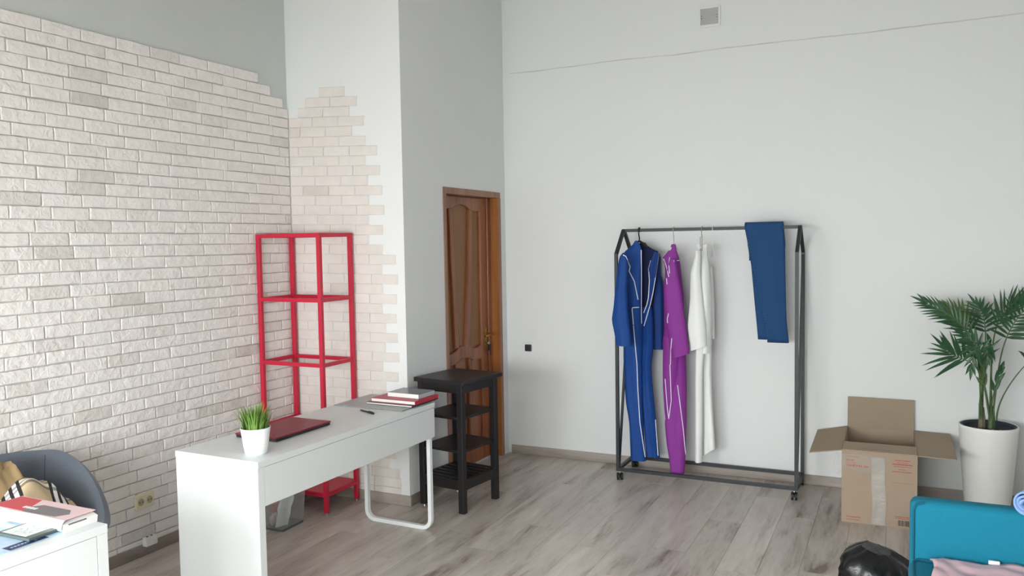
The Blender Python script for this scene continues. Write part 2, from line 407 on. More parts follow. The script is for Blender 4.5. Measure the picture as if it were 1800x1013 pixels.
# ------------------------------------------------------------------ room shell
PX, BY = 0.905, 1.454                              # pier width, depth of the back wall
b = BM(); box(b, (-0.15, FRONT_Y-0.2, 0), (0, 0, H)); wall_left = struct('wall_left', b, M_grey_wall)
b = BM(); box(b, (-0.15, 0, 0), (PX, 0.15, H)); wall_pier = struct('wall_pier', b, M_white_wall)
DY0, DY1, DZ = 0.492, 1.361, 2.066                 # door opening
b = BM(); box(b, (PX-0.12, 0.15, 0), (PX, DY0, H)); box(b, (PX-0.12, DY0, DZ), (PX, DY1, H)); box(b, (PX-0.12, DY1, 0), (PX, BY, H))
wall_door = struct('wall_door', b, M_white_wall)
b = BM(); box(b, (PX-0.12, BY, 0), (ROOM_X+0.15, BY+0.15, H)); struct('wall_back', b, M_crack)
b = BM(); box(b, (ROOM_X, FRONT_Y-0.2, 0), (ROOM_X+0.15, BY, H)); struct('wall_right', b, M_white_wall)
b = BM()
box(b, (0, FRONT_Y-0.2, 0), (ROOM_X, FRONT_Y, WZ0)); box(b, (0, FRONT_Y-0.2, WZ1), (ROOM_X, FRONT_Y, H))
xs = [0]+[v for p in WINS for v in p]+[ROOM_X]
for i in range(0, len(xs), 2): box(b, (xs[i], FRONT_Y-0.2, WZ0), (xs[i+1], FRONT_Y, WZ1))
struct('wall_front', b, M_white_wall)
b = BM(); box(b, (-0.15, FRONT_Y-0.2, H), (ROOM_X+0.15, BY+0.15, H+0.15)); struct('ceiling', b, M_ceiling)
for i, (x0, x1) in enumerate(WINS):
    b = BM(); y0, y1, t = FRONT_Y-0.14, FRONT_Y-0.08, 0.06
    box(b, (x0, y0, WZ0), (x0+t, y1, WZ1)); box(b, (x1-t, y0, WZ0), (x1, y1, WZ1))
    box(b, (x0+t, y0, WZ0), (x1-t, y1, WZ0+t)); box(b, (x0+t, y0, WZ1-t), (x1-t, y1, WZ1)); box(b, ((x0+x1)/2-t/2, y0, WZ0+t), ((x0+x1)/2+t/2, y1, WZ1-t))
    fr = struct('window_%d' % (i+1), b, M_winframe)
    b = BM(); box(b, (x0+t, FRONT_Y-0.115, WZ0+t), ((x0+x1)/2-t/2, FRONT_Y-0.105, WZ1-t)); obj('pane', b, M_glass, fr)
    b = BM(); box(b, ((x0+x1)/2+t/2, FRONT_Y-0.115, WZ0+t), (x1-t, FRONT_Y-0.105, WZ1-t)); obj('pane', b, M_glass, fr)

# floor: base slab and laminate planks running away from the camera
b = BM(); box(b, (-0.15, FRONT_Y-0.2, -0.15), (ROOM_X+0.15, BY+0.15, -0.009)); floor = struct('floor', b, M_dark)
PW, PL = 0.193, 1.285
def plank_mesh(wd, ln):
    b = BM(); box(b, (-wd/2+0.0003, -ln/2+0.0003, -0.0085), (wd/2-0.0003, ln/2-0.0003, 0), bevel=0.0009)
    finish(b); me = bpy.data.meshes.new('plank'); b.to_mesh(me); b.free(); me.materials.append(M_floor); return me
PLANKS = {}
ncol = int(math.ceil(ROOM_X/PW))
for c in range(ncol):
    x0, x1 = c*PW, min((c+1)*PW, ROOM_X)
    ymax = -0.0 if (x0+x1)/2 < PX-0.1 else BY
    y = ymax + 0.0 - (0.0)
    off = [0.55, 0.15, 0.8, 0.35][c % 4]*PL + rng.uniform(-0.08, 0.08)
    top = ymax
    nxt = ymax - off if off > 0.12 else ymax-off-PL
    while top > FRONT_Y+0.01:
        bot = max(nxt, FRONT_Y)
        key = (round(x1-x0, 4), round(top-bot, 3))
        if key not in PLANKS: PLANKS[key] = plank_mesh(*key)
        put('plank', PLANKS[key], floor, ((x0+x1)/2, (top+bot)/2, 0))
        top = bot; nxt = bot-PL

# baseboards
HB = 0.066
def baseboard(name, lo, hi, m):
    b = BM(); box(b, lo, hi, bevel=0.003); o = struct(name, b, m); return o
baseboard('baseboard_left', (0, FRONT_Y+0.02, 0), (0.016, -0.002, HB), M_base_y)
baseboard('baseboard_pier', (0.016, -0.016, 0), (PX+0.014, 0, HB), M_base)
baseboard('baseboard_door', (PX, 0.0, 0), (PX+0.014, DY0-0.002, HB), M_base_y)
baseboard('baseboard_back', (PX+0.03, BY-0.016, 0), (ROOM_X, BY, HB), M_base)

# ------------------------------------------------------------------ bricks
BT = 0.012
def brick_mesh(seed, L=0.2085, Hh=0.0622, rough=1.0, T=BT, nx=3, nz=2):
    """flat-faced hand-cut tile: outline ring, chamfer ring, uneven face"""
    r = random.Random(seed); b = BM()
    F, G = {}, {}
    ch = 0.0024*(0.6+0.4*rough)
    for i in range(nx+1):
        for k in range(nz+1):
            u, v = i/nx-0.5, k/nz-0.5
            edge = i in (0, nx) or k in (0, nz)
            du = r.uniform(-0.0018, 0.0012)*rough; dv = r.uniform(-0.0014, 0.0014)*rough
            cr = r.uniform(0.5, 2.4) if (i in (0, nx) and k in (0, nz)) else r.uniform(0.5, 1.5)
            x = u*(L-0.0012)+du; z = v*(Hh-0.0014)+dv
            if edge: G[i, k] = b.verts.new((x, -T*0.62, z))
            sx = -1 if i == 0 else 1 if i == nx else 0; sz = -1 if k == 0 else 1 if k == nz else 0
            xi = x-sx*ch*cr*1.7 if edge else x+r.uniform(-0.012, 0.012)*rough; zi = z-sz*ch*cr if edge else z+r.uniform(-0.006, 0.006)*rough
            F[i, k] = b.verts.new((xi, -T*(1.0+r.uniform(-0.035, 0.035)*rough+(0 if edge else r.uniform(-0.05, 0.08)*rough)), zi))
    ring = [(i, 0) for i in range(nx)]+[(nx, k) for k in range(nz)]+[(i, nz) for i in range(nx, 0, -1)]+[(0, k) for k in range(nz, 0, -1)]
    back = {q: b.verts.new((max(-L/2, min(L/2, G[q].co.x)), 0.0, max(-Hh/2, min(Hh/2, G[q].co.z)))) for q in ring}
    for i in range(nx):
        for k in range(nz): b.faces.new((F[i, k], F[i+1, k], F[i+1, k+1], F[i, k+1]))
    for a, c in zip(ring, ring[1:]+ring[:1]):
        b.faces.new((F[c], F[a], G[a], G[c])); b.faces.new((G[c], G[a], back[a], back[c]))
    finish(b)
    return b
def brick_data(seed, m, **kw):
    b = brick_mesh(seed, **kw); me = bpy.data.meshes.new('brick'); b.to_mesh(me); b.free(); me.materials.append(m); return me
BRL = [brick_data(i, M_brick) for i in range(14)]
BRLs = [brick_data(100+i, M_brick, L=0.10, nx=2) for i in range(6)]
BRP = [brick_data(200+i, M_pbrick, rough=0.45, T=0.006, L=0.2095, Hh=0.0632) for i in range(8)]
# left wall: courses from the skirting to the stepped top
PITCHB, BL = 0.06408, 0.2105
rows = []
ztop = 2.786
nrow = int((ztop-HB)/PITCHB)
bricks = []
for r in range(nrow+1):
    zc = ztop-PITCHB*(r+0.5); hh = 1.0
    if zc-PITCHB/2 < HB:
        hh = (zc+PITCHB/2-HB)/PITCHB; zc = (zc+PITCHB/2+HB)/2
        if hh < 0.2: continue
    yend = -0.273 if r == 0 else -0.166 if r == 1 else -0.052 if r == 2 else -0.003
    start = (0.105 if r % 2 else 0.0)+rng.uniform(-0.035, 0.035)+0.02
    ys = yend
    first = BL if r < 3 else (start if start > 0.035 else BL-0.03+start)
    while ys > FRONT_Y+0.03:
        L = first if first else BL+rng.uniform(-0.012, 0.008)
        first = None; L = min(L, ys-FRONT_Y-0.002)
        bricks.append((ys-L/2, zc+rng.uniform(-0.0012, 0.0012), L, hh)); ys -= L
def dist2(y, z): return (Vector((0, y, z))-EYE).length
def seen(y, z):
    d = Vector((0, y, z))-EYE; f = d.dot(_f)
    return abs(d.dot(_r2)/f) < 0.655 and abs(d.dot(_u2)/f) < 0.375
SOCK = [(-1.335, -1.205, 0.258, 0.352)]
order = sorted(bricks, key=lambda q: (not seen(q[0], q[1]), dist2(q[0], q[1])))
rest = BM()
for n, (y, z, L, hh) in enumerate(order):
    tilt = rng.uniform(-0.008, 0.008)
    if n < 300:
        short = L < 0.14
        me = rng.choice(BRLs if short else BRL)
        put('brick', me, wall_left, (0, y, z), (tilt, 0, PI/2), ((L-0.0024)/(0.10 if short else 0.2085), 1, hh))
    else:
        b2 = brick_mesh(rng.randrange(9999), L=L-0.0024, Hh=0.0622*hh, nx=3 if L > 0.12 else 1)
        join(rest, b2, Matrix.Translation((0, y, z)) @ Matrix.Rotation(PI/2, 4, 'Z') @ Matrix.Rotation(tilt, 4, 'Y'))
o = obj('brick_field', rest, M_brick_many, wall_left); o['kind'] = 'stuff'
# pier: ragged right edge
ENDS = [0.478, 0.574, 0.513, 0.624, 0.53, 0.632, 0.72, 0.628, 0.738, 0.643, 0.753, 0.649, 0.763, 0.644, 0.748, 0.64, 0.744, 0.843, 0.736, 0.857, 0.74,
        0.845, 0.732, 0.837, 0.753, 0.842, 0.749, 0.851, 0.725, 0.841, 0.743, 0.84, 0.742, 0.85, 0.735, 0.845, 0.75, 0.811, 0.753, 0.832, 0.843, 0.841]
STARTS = {0: 0.273, 1: 0.157, 2: 0.096}
XM = 0.32
for k, xe in enumerate(ENDS, 1):
    if k <= 23: zt, h = 2.4544-(k-4)*0.06405+0.06405, 0.06405
    else: zt, h = 1.2373-(k-24)*0.0628, 0.0628
    zb = zt-h
    if zb < HB: zb = HB
    if zt-zb < 0.012: continue
    zc = (zt+zb)/2; hh = (zt-zb)/0.06405
    ang = max(0.0, (zc-1.05))*0.036
    x = xe; x0 = STARTS.get(k-1, 0.014)
    while x > x0+0.01:
        L = min(0.2105+rng.uniform(-0.006, 0.006), x-x0)
        if x-L-x0 < 0.03: L = x-x0
        xc = x-L/2
        put('brick', rng.choice(BRP), wall_pier, (xc, 0, zc-(xc-XM)*ang), (0, ang, 0), ((L-0.001)/0.2095, 1, hh*0.995))
        x -= L

# ------------------------------------------------------------------ door
b = BM()
box(b, (PX-0.12, DY0, 0), (PX+0.006, DY0+0.038, DZ), 0.002); box(b, (PX-0.12, DY0+0.038, DZ-0.044), (PX+0.006, DY1, DZ), 0.002)
door = struct('door_1', b, M_casing)
b = BM(); box(b, (PX-0.12, DY1-0.040, 0), (PX+0.002, DY1, DZ-0.044), 0.002)
o = obj('jamb', b, M_doorgold, door); o['label'] = 'golden wooden door jamb on the far side of the opening'
b = BM(); box(b, (PX+0.002, DY1-0.040, 0), (PX+0.008, DY1, DZ-0.044), 0.001); obj('casing', b, M_casing, door)
X0, X1 = 0.796, 0.832                              # leaf thickness range
b = BM()
y0, y1, z0, z1 = DY0+0.038, DY1-0.040, 0.012, DZ-0.046
box(b, (X0, y0, z0), (X0+0.012, y1, z1)); leaf = obj('door_leaf', b, M_door, door)
def leafpart(name, poly, lo=X0+0.012, hi=X1, m=M_door, parent=leaf):
    b = BM(); prism(b, poly, 'x', lo, hi)
    bmesh.ops.recalc_face_normals(b, faces=b.faces[:])
    big = [e for e in b.edges if abs(e.verts[0].co.x-hi) < 1e-5 and abs(e.verts[1].co.x-hi) < 1e-5]
    bmesh.ops.bevel(b, geom=big, offset=0.007, segments=2, profile=0.6, affect='EDGES')
    return obj(name, b, m, parent)
leafpart('side_stile', [(y0, z0), (y0+0.10, z0), (y0+0.10, z1), (y0, z1)])
leafpart('side_stile', [(1.163, z0), (1.262, z0), (1.262, z1), (1.163, z1)])
leafpart('edge_strip', [(1.266, z0), (y1, z0), (y1, z1), (1.266, z1)], hi=X1+0.010)
arch = [(0.74, 1.931), (0.772, 1.946), (0.807, 1.957), (0.871, 1.962), (0.936, 1.955), (0.972, 1.945), (1.007, 1.925)]
leafpart('top_rail', [(y0+0.10, z1), (y0+0.10, 1.925), (0.70, 1.926)]+arch+[(1.05, 1.915), (1.163, 1.918), (1.163, z1)])
leafpart('curved_stile', [(0.699, 1.925), (0.74, 1.929), (0.752, 1.74), (0.766, 1.52), (0.785, 1.25), (0.808, 0.915), (0.750, 0.915), (0.742, 1.1), (0.728, 1.35), (0.712, 1.55)][::-1])
leafpart('curved_stile', [(0.998, 1.925), (1.044, 1.920), (1.036, 1.74), (1.028, 1.52), (1.005, 1.25), (0.968, 0.915), (0.908, 0.915), (0.94, 1.25), (0.970, 1.52), (0.988, 1.74)][::-1])
leafpart('middle_rail', [(y0+0.10, 0.885), (0.70, 0.886), (0.746, 0.892), (0.79, 0.912), (0.84, 0.925), (0.90, 0.925), (0.954, 0.916), (1.0, 0.897), (1.039, 0.885), (1.085, 0.886), (1.163, 0.9),
          (1.163, 0.79), (1.02, 0.796), (0.985, 0.81), (0.945, 0.824), (0.90, 0.832), (0.85, 0.832), (0.80, 0.82), (0.742, 0.802), (y0+0.10, 0.802)][::-1])
leafpart('lower_stile', [(0.985, 0.81), (0.955, 0.82), (0.945, 0.16), (0.978, 0.16)])
leafpart('lower_stile', [(0.78, 0.81), (0.75, 0.81), (0.745, 0.16), (0.775, 0.16)])
leafpart('bottom_rail', [(y0+0.10, z0), (1.163, z0), (1.163, 0.17), (y0+0.10, 0.17)])
b = BM(); box(b, (X0+0.012, 0.70, 0.90), (X0+0.017, 1.16, 1.965)); obj('panel', b, M_doorpanel, leaf)
b = BM(); box(b, (X0+0.012, 0.63, 0.16), (X0+0.017, 1.165, 0.84)); obj('lower_panel', b, M_door, leaf)
b = BM(); box(b, (X1, 1.206, 0.850), (X1+0.006, 1.238, 1.022), 0.002); hd = obj('handle_plate', b, M_brass, door)
b = BM(); tube(b, [(X1+0.004, 1.222, 0.975), (X1+0.045, 1.222, 0.975), (X1+0.05, 1.215, 0.972), (X1+0.052, 1.12, 0.968)], 0.008, 8); obj('lever', b, M_brass, hd)
b = BM(); tube(b, [(X1+0.006, 1.222, 0.905), (X1+0.03, 1.222, 0.905)], 0.006, 8)
box(b, (X1+0.028, 1.214, 0.895), (X1+0.031, 1.23, 0.915)); obj('key', b, M_steel, hd)
b = BM(); box(b, (X1+0.020, 1.222, 0.845), (X1+0.035, 1.248, 0.895), 0.004); box(b, (X1+0.024, 1.242, 0.81), (X1+0.028, 1.254, 0.872), 0.001); obj('key_ring', b, M_darkplastic, hd)

# ------------------------------------------------------------------ fittings on the walls
t = thing('air_vent', 'square white plastic air vent grille high on the back wall', 'vent', (2.512, BY, 3.151))
b = BM(); x0, x1, z0, z1 = 2.437, 2.588, 3.150, 3.292; e = 0.014
box(b, (x0, BY-0.010, z0), (x0+e, BY, z1), 0.002); box(b, (x1-e, BY-0.010, z0), (x1, BY, z1), 0.002)
box(b, (x0+e, BY-0.010, z0), (x1-e, BY, z0+e+0.004), 0.002); box(b, (x0+e, BY-0.010, z1-e), (x1-e, BY, z1), 0.002); obj('frame', b, M_plwhite, t)
b = BM(); box(b, (x0+e, BY-0.002, z0+e), (x1-e, BY, z1-e)); obj('backing', b, M_vent, t)
for k in range(10):
    b = BM(); zz = z0+e+0.008+k*0.0102
    box(b, (x0+e, BY-0.009, zz), (x1-e, BY-0.002, zz+0.0055), 0.001, rot=Matrix.Rotation(0.35, 4, 'X')); obj('slat', b, M_vent, t)
for sx in (x0+0.022, x1-0.024):
    for sz in (3.212, 3.228):
        b = BM(); tube(b, [(sx, BY-0.006, sz), (sx, BY-0.0125, sz)], 0.0024, 8); obj('screw', b, M_darkplastic, t)

t = thing('light_switch', 'small square white switch with black rocker on the back wall', 'switch', (1.088, BY, 0.82))
b = BM(); box(b, (1.046, BY-0.008, 0.818), (1.126, BY, 0.896), 0.005, seg=2); obj('switch_plate', b, M_plwhite, t)
b = BM(); box(b, (1.066, BY-0.022, 0.822), (1.122, BY-0.007, 0.876), 0.006, seg=2); obj('rocker', b, M_darkplastic, t)

t = thing('wall_socket', 'cream double wall socket on the white brick wall', 'socket', (0.012, -1.272, 0.262))
b = BM(); box(b, (0.004, -1.331, 0.263), (0.026, -1.212, 0.345), 0.007, seg=2); obj('socket_plate', b, M_cream, t)
for yy in (-1.300, -1.244):
    b = BM(); tube(b, [(0.0265-0.004, yy, 0.304), (0.0285, yy, 0.304)], 0.025, 20); q = obj('socket_rim', b, M_cream, t)
    b = BM(); tube(b, [(0.0282, yy, 0.304), (0.0290, yy, 0.304)], 0.020, 18); obj('socket_well', b, mat('socket_well_cream', (176, 168, 140), 0.5), q)
    for dz in (-0.009, 0.009):
        b = BM(); tube(b, [(0.0288, yy+dz, 0.304), (0.0296, yy+dz, 0.304)], 0.0032, 8); obj('socket_hole', b, M_dark, q)
t = thing('cable_junction', 'small white cable junction block on the grey skirting below the socket', 'junction box', (0.016, -1.254, 0.055))
b = BM(); box(b, (0.013, -1.292, 0.054), (0.046, -1.217, 0.104), 0.004, seg=2); obj('block', b, M_plwhite, t)
for yy in (-1.272, -1.245):
    b = BM(); tube(b, [(0.03, yy, 0.103), (0.03, yy, 0.1055)], 0.006, 10); obj('port', b, M_dark, t)

# ------------------------------------------------------------------ the long white desk
def micro_desk(name, label, loc, rz, L=1.418, Wd=0.505, near=True, group=None):
    """local: x across (0..Wd, drawer front at +x), y along (0..L)"""
    t = thing(name, label, 'desk', loc, rz)
    b = BM(); box(b, (0, 0, 0.722), (Wd, L, 0.751), 0.0015); obj('tabletop', b, M_desk, t, local=True)
    if near: ya, yb, yl = 0.0, 0.038, L-0.045
    else: ya, yb, yl = L-0.038, L, 0.045
    b = BM(); box(b, (0.004, ya, 0), (Wd-0.002, yb, 0.7215), 0.0012); obj('side_panel', b, M_desk, t, local=True)
    d0, d1 = (yb+0.002, L-0.002) if near else (0.002, ya-0.002)
    b = BM(); box(b, (Wd-0.022, d0, 0.547), (Wd-0.003, d1, 0.720), 0.001); obj('front_panel', b, M_desk, t, local=True)
    b = BM(); box(b, (0.02, d0, 0.60), (0.036, d1, 0.7215)); obj('rear_rail', b, M_desk, t, local=True)
    b = BM(); box(b, (0.036, d0, 0.60), (Wd-0.022, d1, 0.612)); obj('drawer_base', b, M_desk, t, local=True)
    # loop leg of flat bar
    b = BM(); w2, r, k = 0.012, 0.055, 8
    xa, xb = 0.034, Wd-0.016
    path = [(xa, 0.60), (xa, r)]
    path += [(xa+r-r*math.cos(a), r-r*math.sin(a)) for a in [PI/2*i/k for i in range(1, k+1)]]
    path += [(xb-r+r*math.sin(a), r-r*math.cos(a)) for a in [PI/2*i/k for i in range(0, k+1)]]
    path += [(xb, 0.545 if False else 0.60)]
    c = [Vector((p[0], 0, p[1])) for p in path]
    rings = []
    for i, p in enumerate(c):
        tt = (c[min(i+1, len(c)-1)]-c[max(i-1, 0)]).normalized(); nn = Vector((-tt.z, 0, tt.x))
        rings.append([b.verts.new(Vector((p.x, yl, p.z+0.0125))+nn*sx*0.0115+Vector((0, sy*0.0125, 0))) for sx, sy in ((-1, -1), (1, -1), (1, 1), (-1, 1))])
    for A, B in zip(rings, rings[1:]):
        for q in range(4):
            b.faces.new((A[q], A[(q+1) % 4], B[(q+1) % 4], B[q]))
    b.faces.new(rings[0]); b.faces.new(rings[-1][::-1])
    obj('loop_leg', b, M_whitemetal, t, local=True)
    return t
DRZ = -math.radians(1.25)
desk = micro_desk('desk', 'long narrow white desk with red laptop and potted grass on it, by the brick wall', (0.741, -1.690, 0), DRZ)
desk2 = micro_desk('desk', 'white desk at the lower left corner covered in books and papers', (0.790, -2.483-1.418, 0), -0.02, near=False)
ZD = 0.751

# laptop
t = thing('laptop', 'closed dark red laptop lying on the white desk', 'laptop', (0.95, -1.195, ZD), -0.02)
def sl(bm, x0, x1, y0, y1, z0, z1, bev, r=0.012):
    box(bm, (x0, y0, z0), (x1, y1, z1), bev, seg=2)
b = BM(); sl(b, -0.128, 0.128, -0.197, 0.197, 0.002, 0.014, 0.003); obj('laptop_base', b, M_darkplastic, t, local=True)
b = BM(); sl(b, -0.131, 0.131, -0.200, 0.200, 0.0142, 0.0225, 0.003); obj('laptop_lid', b, M_redlid, t, local=True)
for sx in (-0.1, 0.1):
    for sy in (-0.17, 0.17):
        b = BM(); tube(b, [(sx, sy, 0), (sx, sy, 0.0025)], 0.008, 8); obj('foot', b, M_blackrubber, t, local=True)

# grass pot
t = thing('potted_grass', 'small green grass plant in a white ribbed pot on the desk corner', 'plant', (1.128, -1.583, ZD))
b = BM(); lathe(b, [(0.045, 0), (0.0485, 0.003), (0.0545, 0.036), (0.0555, 0.038), (0.0548, 0.040), (0.0558, 0.048), (0.0568, 0.050), (0.056, 0.052), (0.057, 0.058), (0.058, 0.060), (0.0575, 0.063), (0.0655, 0.116), (0.0655, 0.119), (0.0625, 0.119), (0.060, 0.104), (0.0, 0.1035)], n=40)
obj('pot', b, M_pot, t, local=True)
b = BM(); lathe(b, [(0.0, 0.1045), (0.0595, 0.1045), (0.0598, 0.108), (0.03, 0.111), (0.0005, 0.112)], n=24); obj('soil', b, M_soil, t, local=True)
b = BM(); r = random.Random(3)
for k in range(330):
    a, rr = r.uniform(0, 2*PI), 0.052*math.sqrt(r.random())
    p = Vector((rr*math.cos(a), rr*math.sin(a), 0.107)); hgt = r.uniform(0.055, 0.128)*(1.1-rr*3.5)
    lean = Vector((math.cos(a), math.sin(a), 0))*rr*0.75*(hgt/0.09)+Vector((r.uniform(-1, 1), r.uniform(-1, 1), 0))*0.012
    side = Vector((-math.sin(a+r.uniform(-1, 1)), math.cos(a+r.uniform(-1, 1)), 0))*r.uniform(0.0022, 0.004)
    q = None
    for s in (0, 0.4, 0.75, 1.0):
        c = p+lean*s*s+Vector((0, 0, hgt*s)); wd = side*(1-s**2)
        cur = (b.verts.new(c-wd), b.verts.new(c+wd)) if s < 1 else (b.verts.new(c),)
        if q:
            f = b.faces.new((q[0], q[1])+tuple(reversed(cur))); f.smooth = True
        q = cur
o = obj('grass_blades', b, M_grass, t, local=True, rec=False); o['kind'] = 'stuff'

# board and books at the far end of the desk
t = thing('pen', 'black pen lying on the white desk', 'pen', (1.078, -0.675, ZD), math.atan2(-0.05, 0.119))
b = BM(); tube(b, [(-0.070, 0, 0.0056), (-0.064, 0, 0.0056), (0.012, 0, 0.0058)], [0.0025, 0.0048, 0.005], 10); obj('barrel', b, M_darkplastic, t, local=True)
b = BM(); tube(b, [(0.012, 0, 0.0064), (0.066, 0, 0.0064), (0.070, 0, 0.0064)], [0.0062, 0.0060, 0.003], 10); box(b, (0.02, -0.0015, 0.012), (0.06, 0.0015, 0.0145)); obj('cap', b, M_blackcover, t, local=True)
t = thing('desk_board', 'thin grey marbled board lying under the books on the far desk end', 'board', (1.015, -0.402, ZD), -0.005)
b = BM(); box(b, (-0.238, -0.178, 0), (0.232, 0.178, 0.005), 0.0008); obj('board', b, M_marble_edge, t, local=True)
b = BM(); box(b, (-0.236, -0.176, 0.0049), (0.230, 0.176, 0.0056)); obj('board_face', b, M_marble, t, local=True)
def book(name, label, cx, cy, z, w, d, h, rz, cover, spine_x=1, hard=0.0025, over=0.003, spine=None):
    """w along x, d along y; spine on +x side"""
    t = thing(name, label, 'book', (cx, cy, z), rz)
    b = BM(); box(b, (-w/2+over, -d/2+over, hard), (w/2-0.002, d/2-over, h-hard)); obj('pages', b, M_pages, t, local=True)
    b = BM(); box(b, (-w/2, -d/2, 0), (w/2, d/2, hard-0.0001), 0.0006); box(b, (-w/2, -d/2, h-hard+0.0001), (w/2, d/2, h), 0.0006); box(b, (w/2-0.002+0.0001, -d/2, hard), (w/2, d/2, h-hard))
    obj('cover', b, cover, t, local=True)
    if spine:
        b = BM(); box(b, (w/2, -d/2+0.001, 0.0012), (w/2+0.0006, d/2-0.001, h-0.0012)); obj('spine', b, spine, t, local=True)
    return t
ZB = ZD+0.0056
book('booklet', 'thin black covered booklet at the bottom of the desk stack', 1.098, -0.352, ZB, 0.318, 0.278, 0.011, -0.02, M_blackcover, hard=0.0022)
book('hardback_book', 'red hardback book in the stack on the desk', 1.112, -0.347, ZB+0.011, 0.308, 0.243, 0.021, -0.03, M_bookred)
book('paperback_book', 'small dark grey glossy book on top of the red book', 1.137, -0.318, ZB+0.032, 0.222, 0.160, 0.026, -0.05, M_bookgrey, hard=0.0012, over=0.0008, spine=mat('light_grey_spine', (176, 176, 180), 0.4))

# ------------------------------------------------------------------ red shelf unit
t = thing('shelf_unit', 'tall open red metal shelf unit standing in the brick corner', 'shelf', (0.265, -0.19, 0))
SX0, SX1, SY0, SY1, ST, P = 0.022, 0.528, -0.362, -0.026, 1.756, 0.026
for sx in (SX0, SX1-P):
    for sy in (SY0, SY1-P):
        b = BM(); box(b, (sx, sy, 0.012), (sx+P, sy+P, ST), 0.0015); q = obj('post', b, M_red, t)
        b = BM(); tube(b, [(sx+P/2, sy+P/2, 0), (sx+P/2, sy+P/2, 0.0135)], 0.009, 10); obj('foot', b, M_steel, q)
def rails(z, hgt):
    for (a, c) in (((SX0+P, SY0+0.002), (SX1-P, SY0+0.022)), ((SX0+P, SY1-0.022), (SX1-P, SY1-0.002)), ((SX0+0.002, SY0+P), (SX0+0.022, SY1-P)), ((SX1-0.022, SY0+P), (SX1-0.002, SY1-P))):
        b = BM(); box(b, (a[0], a[1], z-hgt), (c[0], c[1], z), 0.001); obj('rail', b, M_red, t)
for z in (0.135, 0.538, 0.948, 1.352, ST): rails(z, 0.024)
b = BM(); box(b, (SX0+0.005, SY0+0.004, 0.1351), (SX1-0.005, SY1-0.004, 0.139), 0.001)
obj('bottom_shelf', b, M_red, t)

# ------------------------------------------------------------------ clear bin behind the desk
t = thing('waste_bin', 'clear square plastic bin with paper on the floor under the desk', 'bin', (0.395, -0.605, 0), 0.03)
def taper(bm, z0, z1, hx0, hy0, hx1, hy1, cap=True):
    A = [bm.verts.new((sx*hx0, sy*hy0, z0)) for sx, sy in ((-1, -1), (1, -1), (1, 1), (-1, 1))]
    B = [bm.verts.new((sx*hx1, sy*hy1, z1)) for sx, sy in ((-1, -1), (1, -1), (1, 1), (-1, 1))]
    for k in range(4): bm.faces.new((A[k], A[(k+1) % 4], B[(k+1) % 4], B[k]))
    if cap: bm.faces.new(A[::-1])
    return A, B
b = BM(); taper(b, 0.012, 0.27, 0.072, 0.094, 0.086, 0.108, cap=False); obj('bin_wall', b, M_clear, t, local=True, solid=0.002)
b = BM(); A, B = taper(b, 0.0, 0.014, 0.071, 0.093, 0.073, 0.095); b.faces.new(B); obj('bin_base', b, M_binbase, t, local=True)
def crumple(bm, c, r, seed, amp=0.35, sc_=(1, 1, 1), sub=4, freq=6.0):
    b2 = bmesh.new(); bmesh.ops.create_icosphere(b2, subdivisions=sub, radius=1.0)
    for v in b2.verts:
        n = noise.noise(v.co*freq/3+Vector((seed, seed*2.1, 0)))+0.5*noise.noise(v.co*freq+Vector((0, seed, seed)))
        k = 1+amp*n
        v.co = Vector((v.co.x*sc_[0], v.co.y*sc_[1], v.co.z*sc_[2]))*r*k+Vector(c)
    for f in b2.faces: f.smooth = False
    join(bm, b2)
t2 = thing('crumpled_paper', 'crumpled white and red wrapping paper inside the clear bin', 'paper', (0.395, -0.605, 0.016), 0.03)
b = BM()
def ppr(u, v):
    x = (u-0.5)*0.10+0.012; zc = 0.018+v*0.20
    y = -0.055+0.10*v*(u*0.8+0.1)+0.03*math.sin(u*9)*(1-v*0.4)
    return Vector((x, y+0.015*noise.noise(Vector((u*5, v*5, 1))), zc))-Vector((0, 0, 0.016))
grid(b, 12, 12, ppr, smooth=False); obj('white_sheet', b, M_paper, t2, local=True, solid=0.0015)
b = BM(); crumple(b, (-0.035, -0.035, 0.13), 0.045, 2.3, 0.5, (0.5, 0.8, 1.4), 3); obj('red_wrapper', b, mat('red_brown_wrapper', (178, 88, 76), 0.6, var=0.4, vscale=60), t2, local=True)
b = BM(); crumple(b, (-0.035, -0.055, 0.03), 0.028, 5.1, 0.5, (0.7, 0.7, 1.0), 3); obj('pale_wrapper', b, mat('pale_pink_wrapper', (206, 186, 178), 0.7, var=0.2, vscale=60), t2, local=True)

# ------------------------------------------------------------------ black stand
t = thing('side_stand', 'black wooden stand with two shelves and slatted base in front of the door', 'stand', (1.168, 0.185, 0), -0.15)
hw, hd = 0.176, 0.192
PT = 0.040
for sx in (-1, 1):
    for sy in (-1, 1):
        x, y = sx*(hw-PT/2), sy*(hd-PT/2)
        b = BM(); box(b, (x-PT/2, y-PT/2, 0.018 if sx < 0 else 0.006), (x+PT/2, y+PT/2, 0.808), 0.002); q = obj('leg', b, M_black, t, local=True)
        b = BM(); tube(b, [(x, y, 0), (x, y, 0.006), (x, y, 0.02)], [0.009, 0.009, 0.004], 10); obj('levelling_foot', b, M_steel, q, local=True)
b = BM(); box(b, (-0.190, -0.213, 0.809), (0.202, 0.213, 0.837), 0.003); obj('top', b, M_black, t, local=True)
def aprons(z0, z1):
    for sy in (-1, 1):
        b = BM(); y = sy*(hd-0.014); box(b, (-hw+PT, y-0.010, z0), (hw-PT, y+0.010, z1), 0.001); obj('apron', b, M_black, t, local=True)
    for sx in (-1, 1):
        b = BM(); x = sx*(hw-0.014); box(b, (x-0.010, -hd+PT, z0), (x+0.010, hd-PT, z1), 0.001); obj('apron', b, M_black, t, local=True)
aprons(0.755, 0.808); aprons(0.150, 0.212)
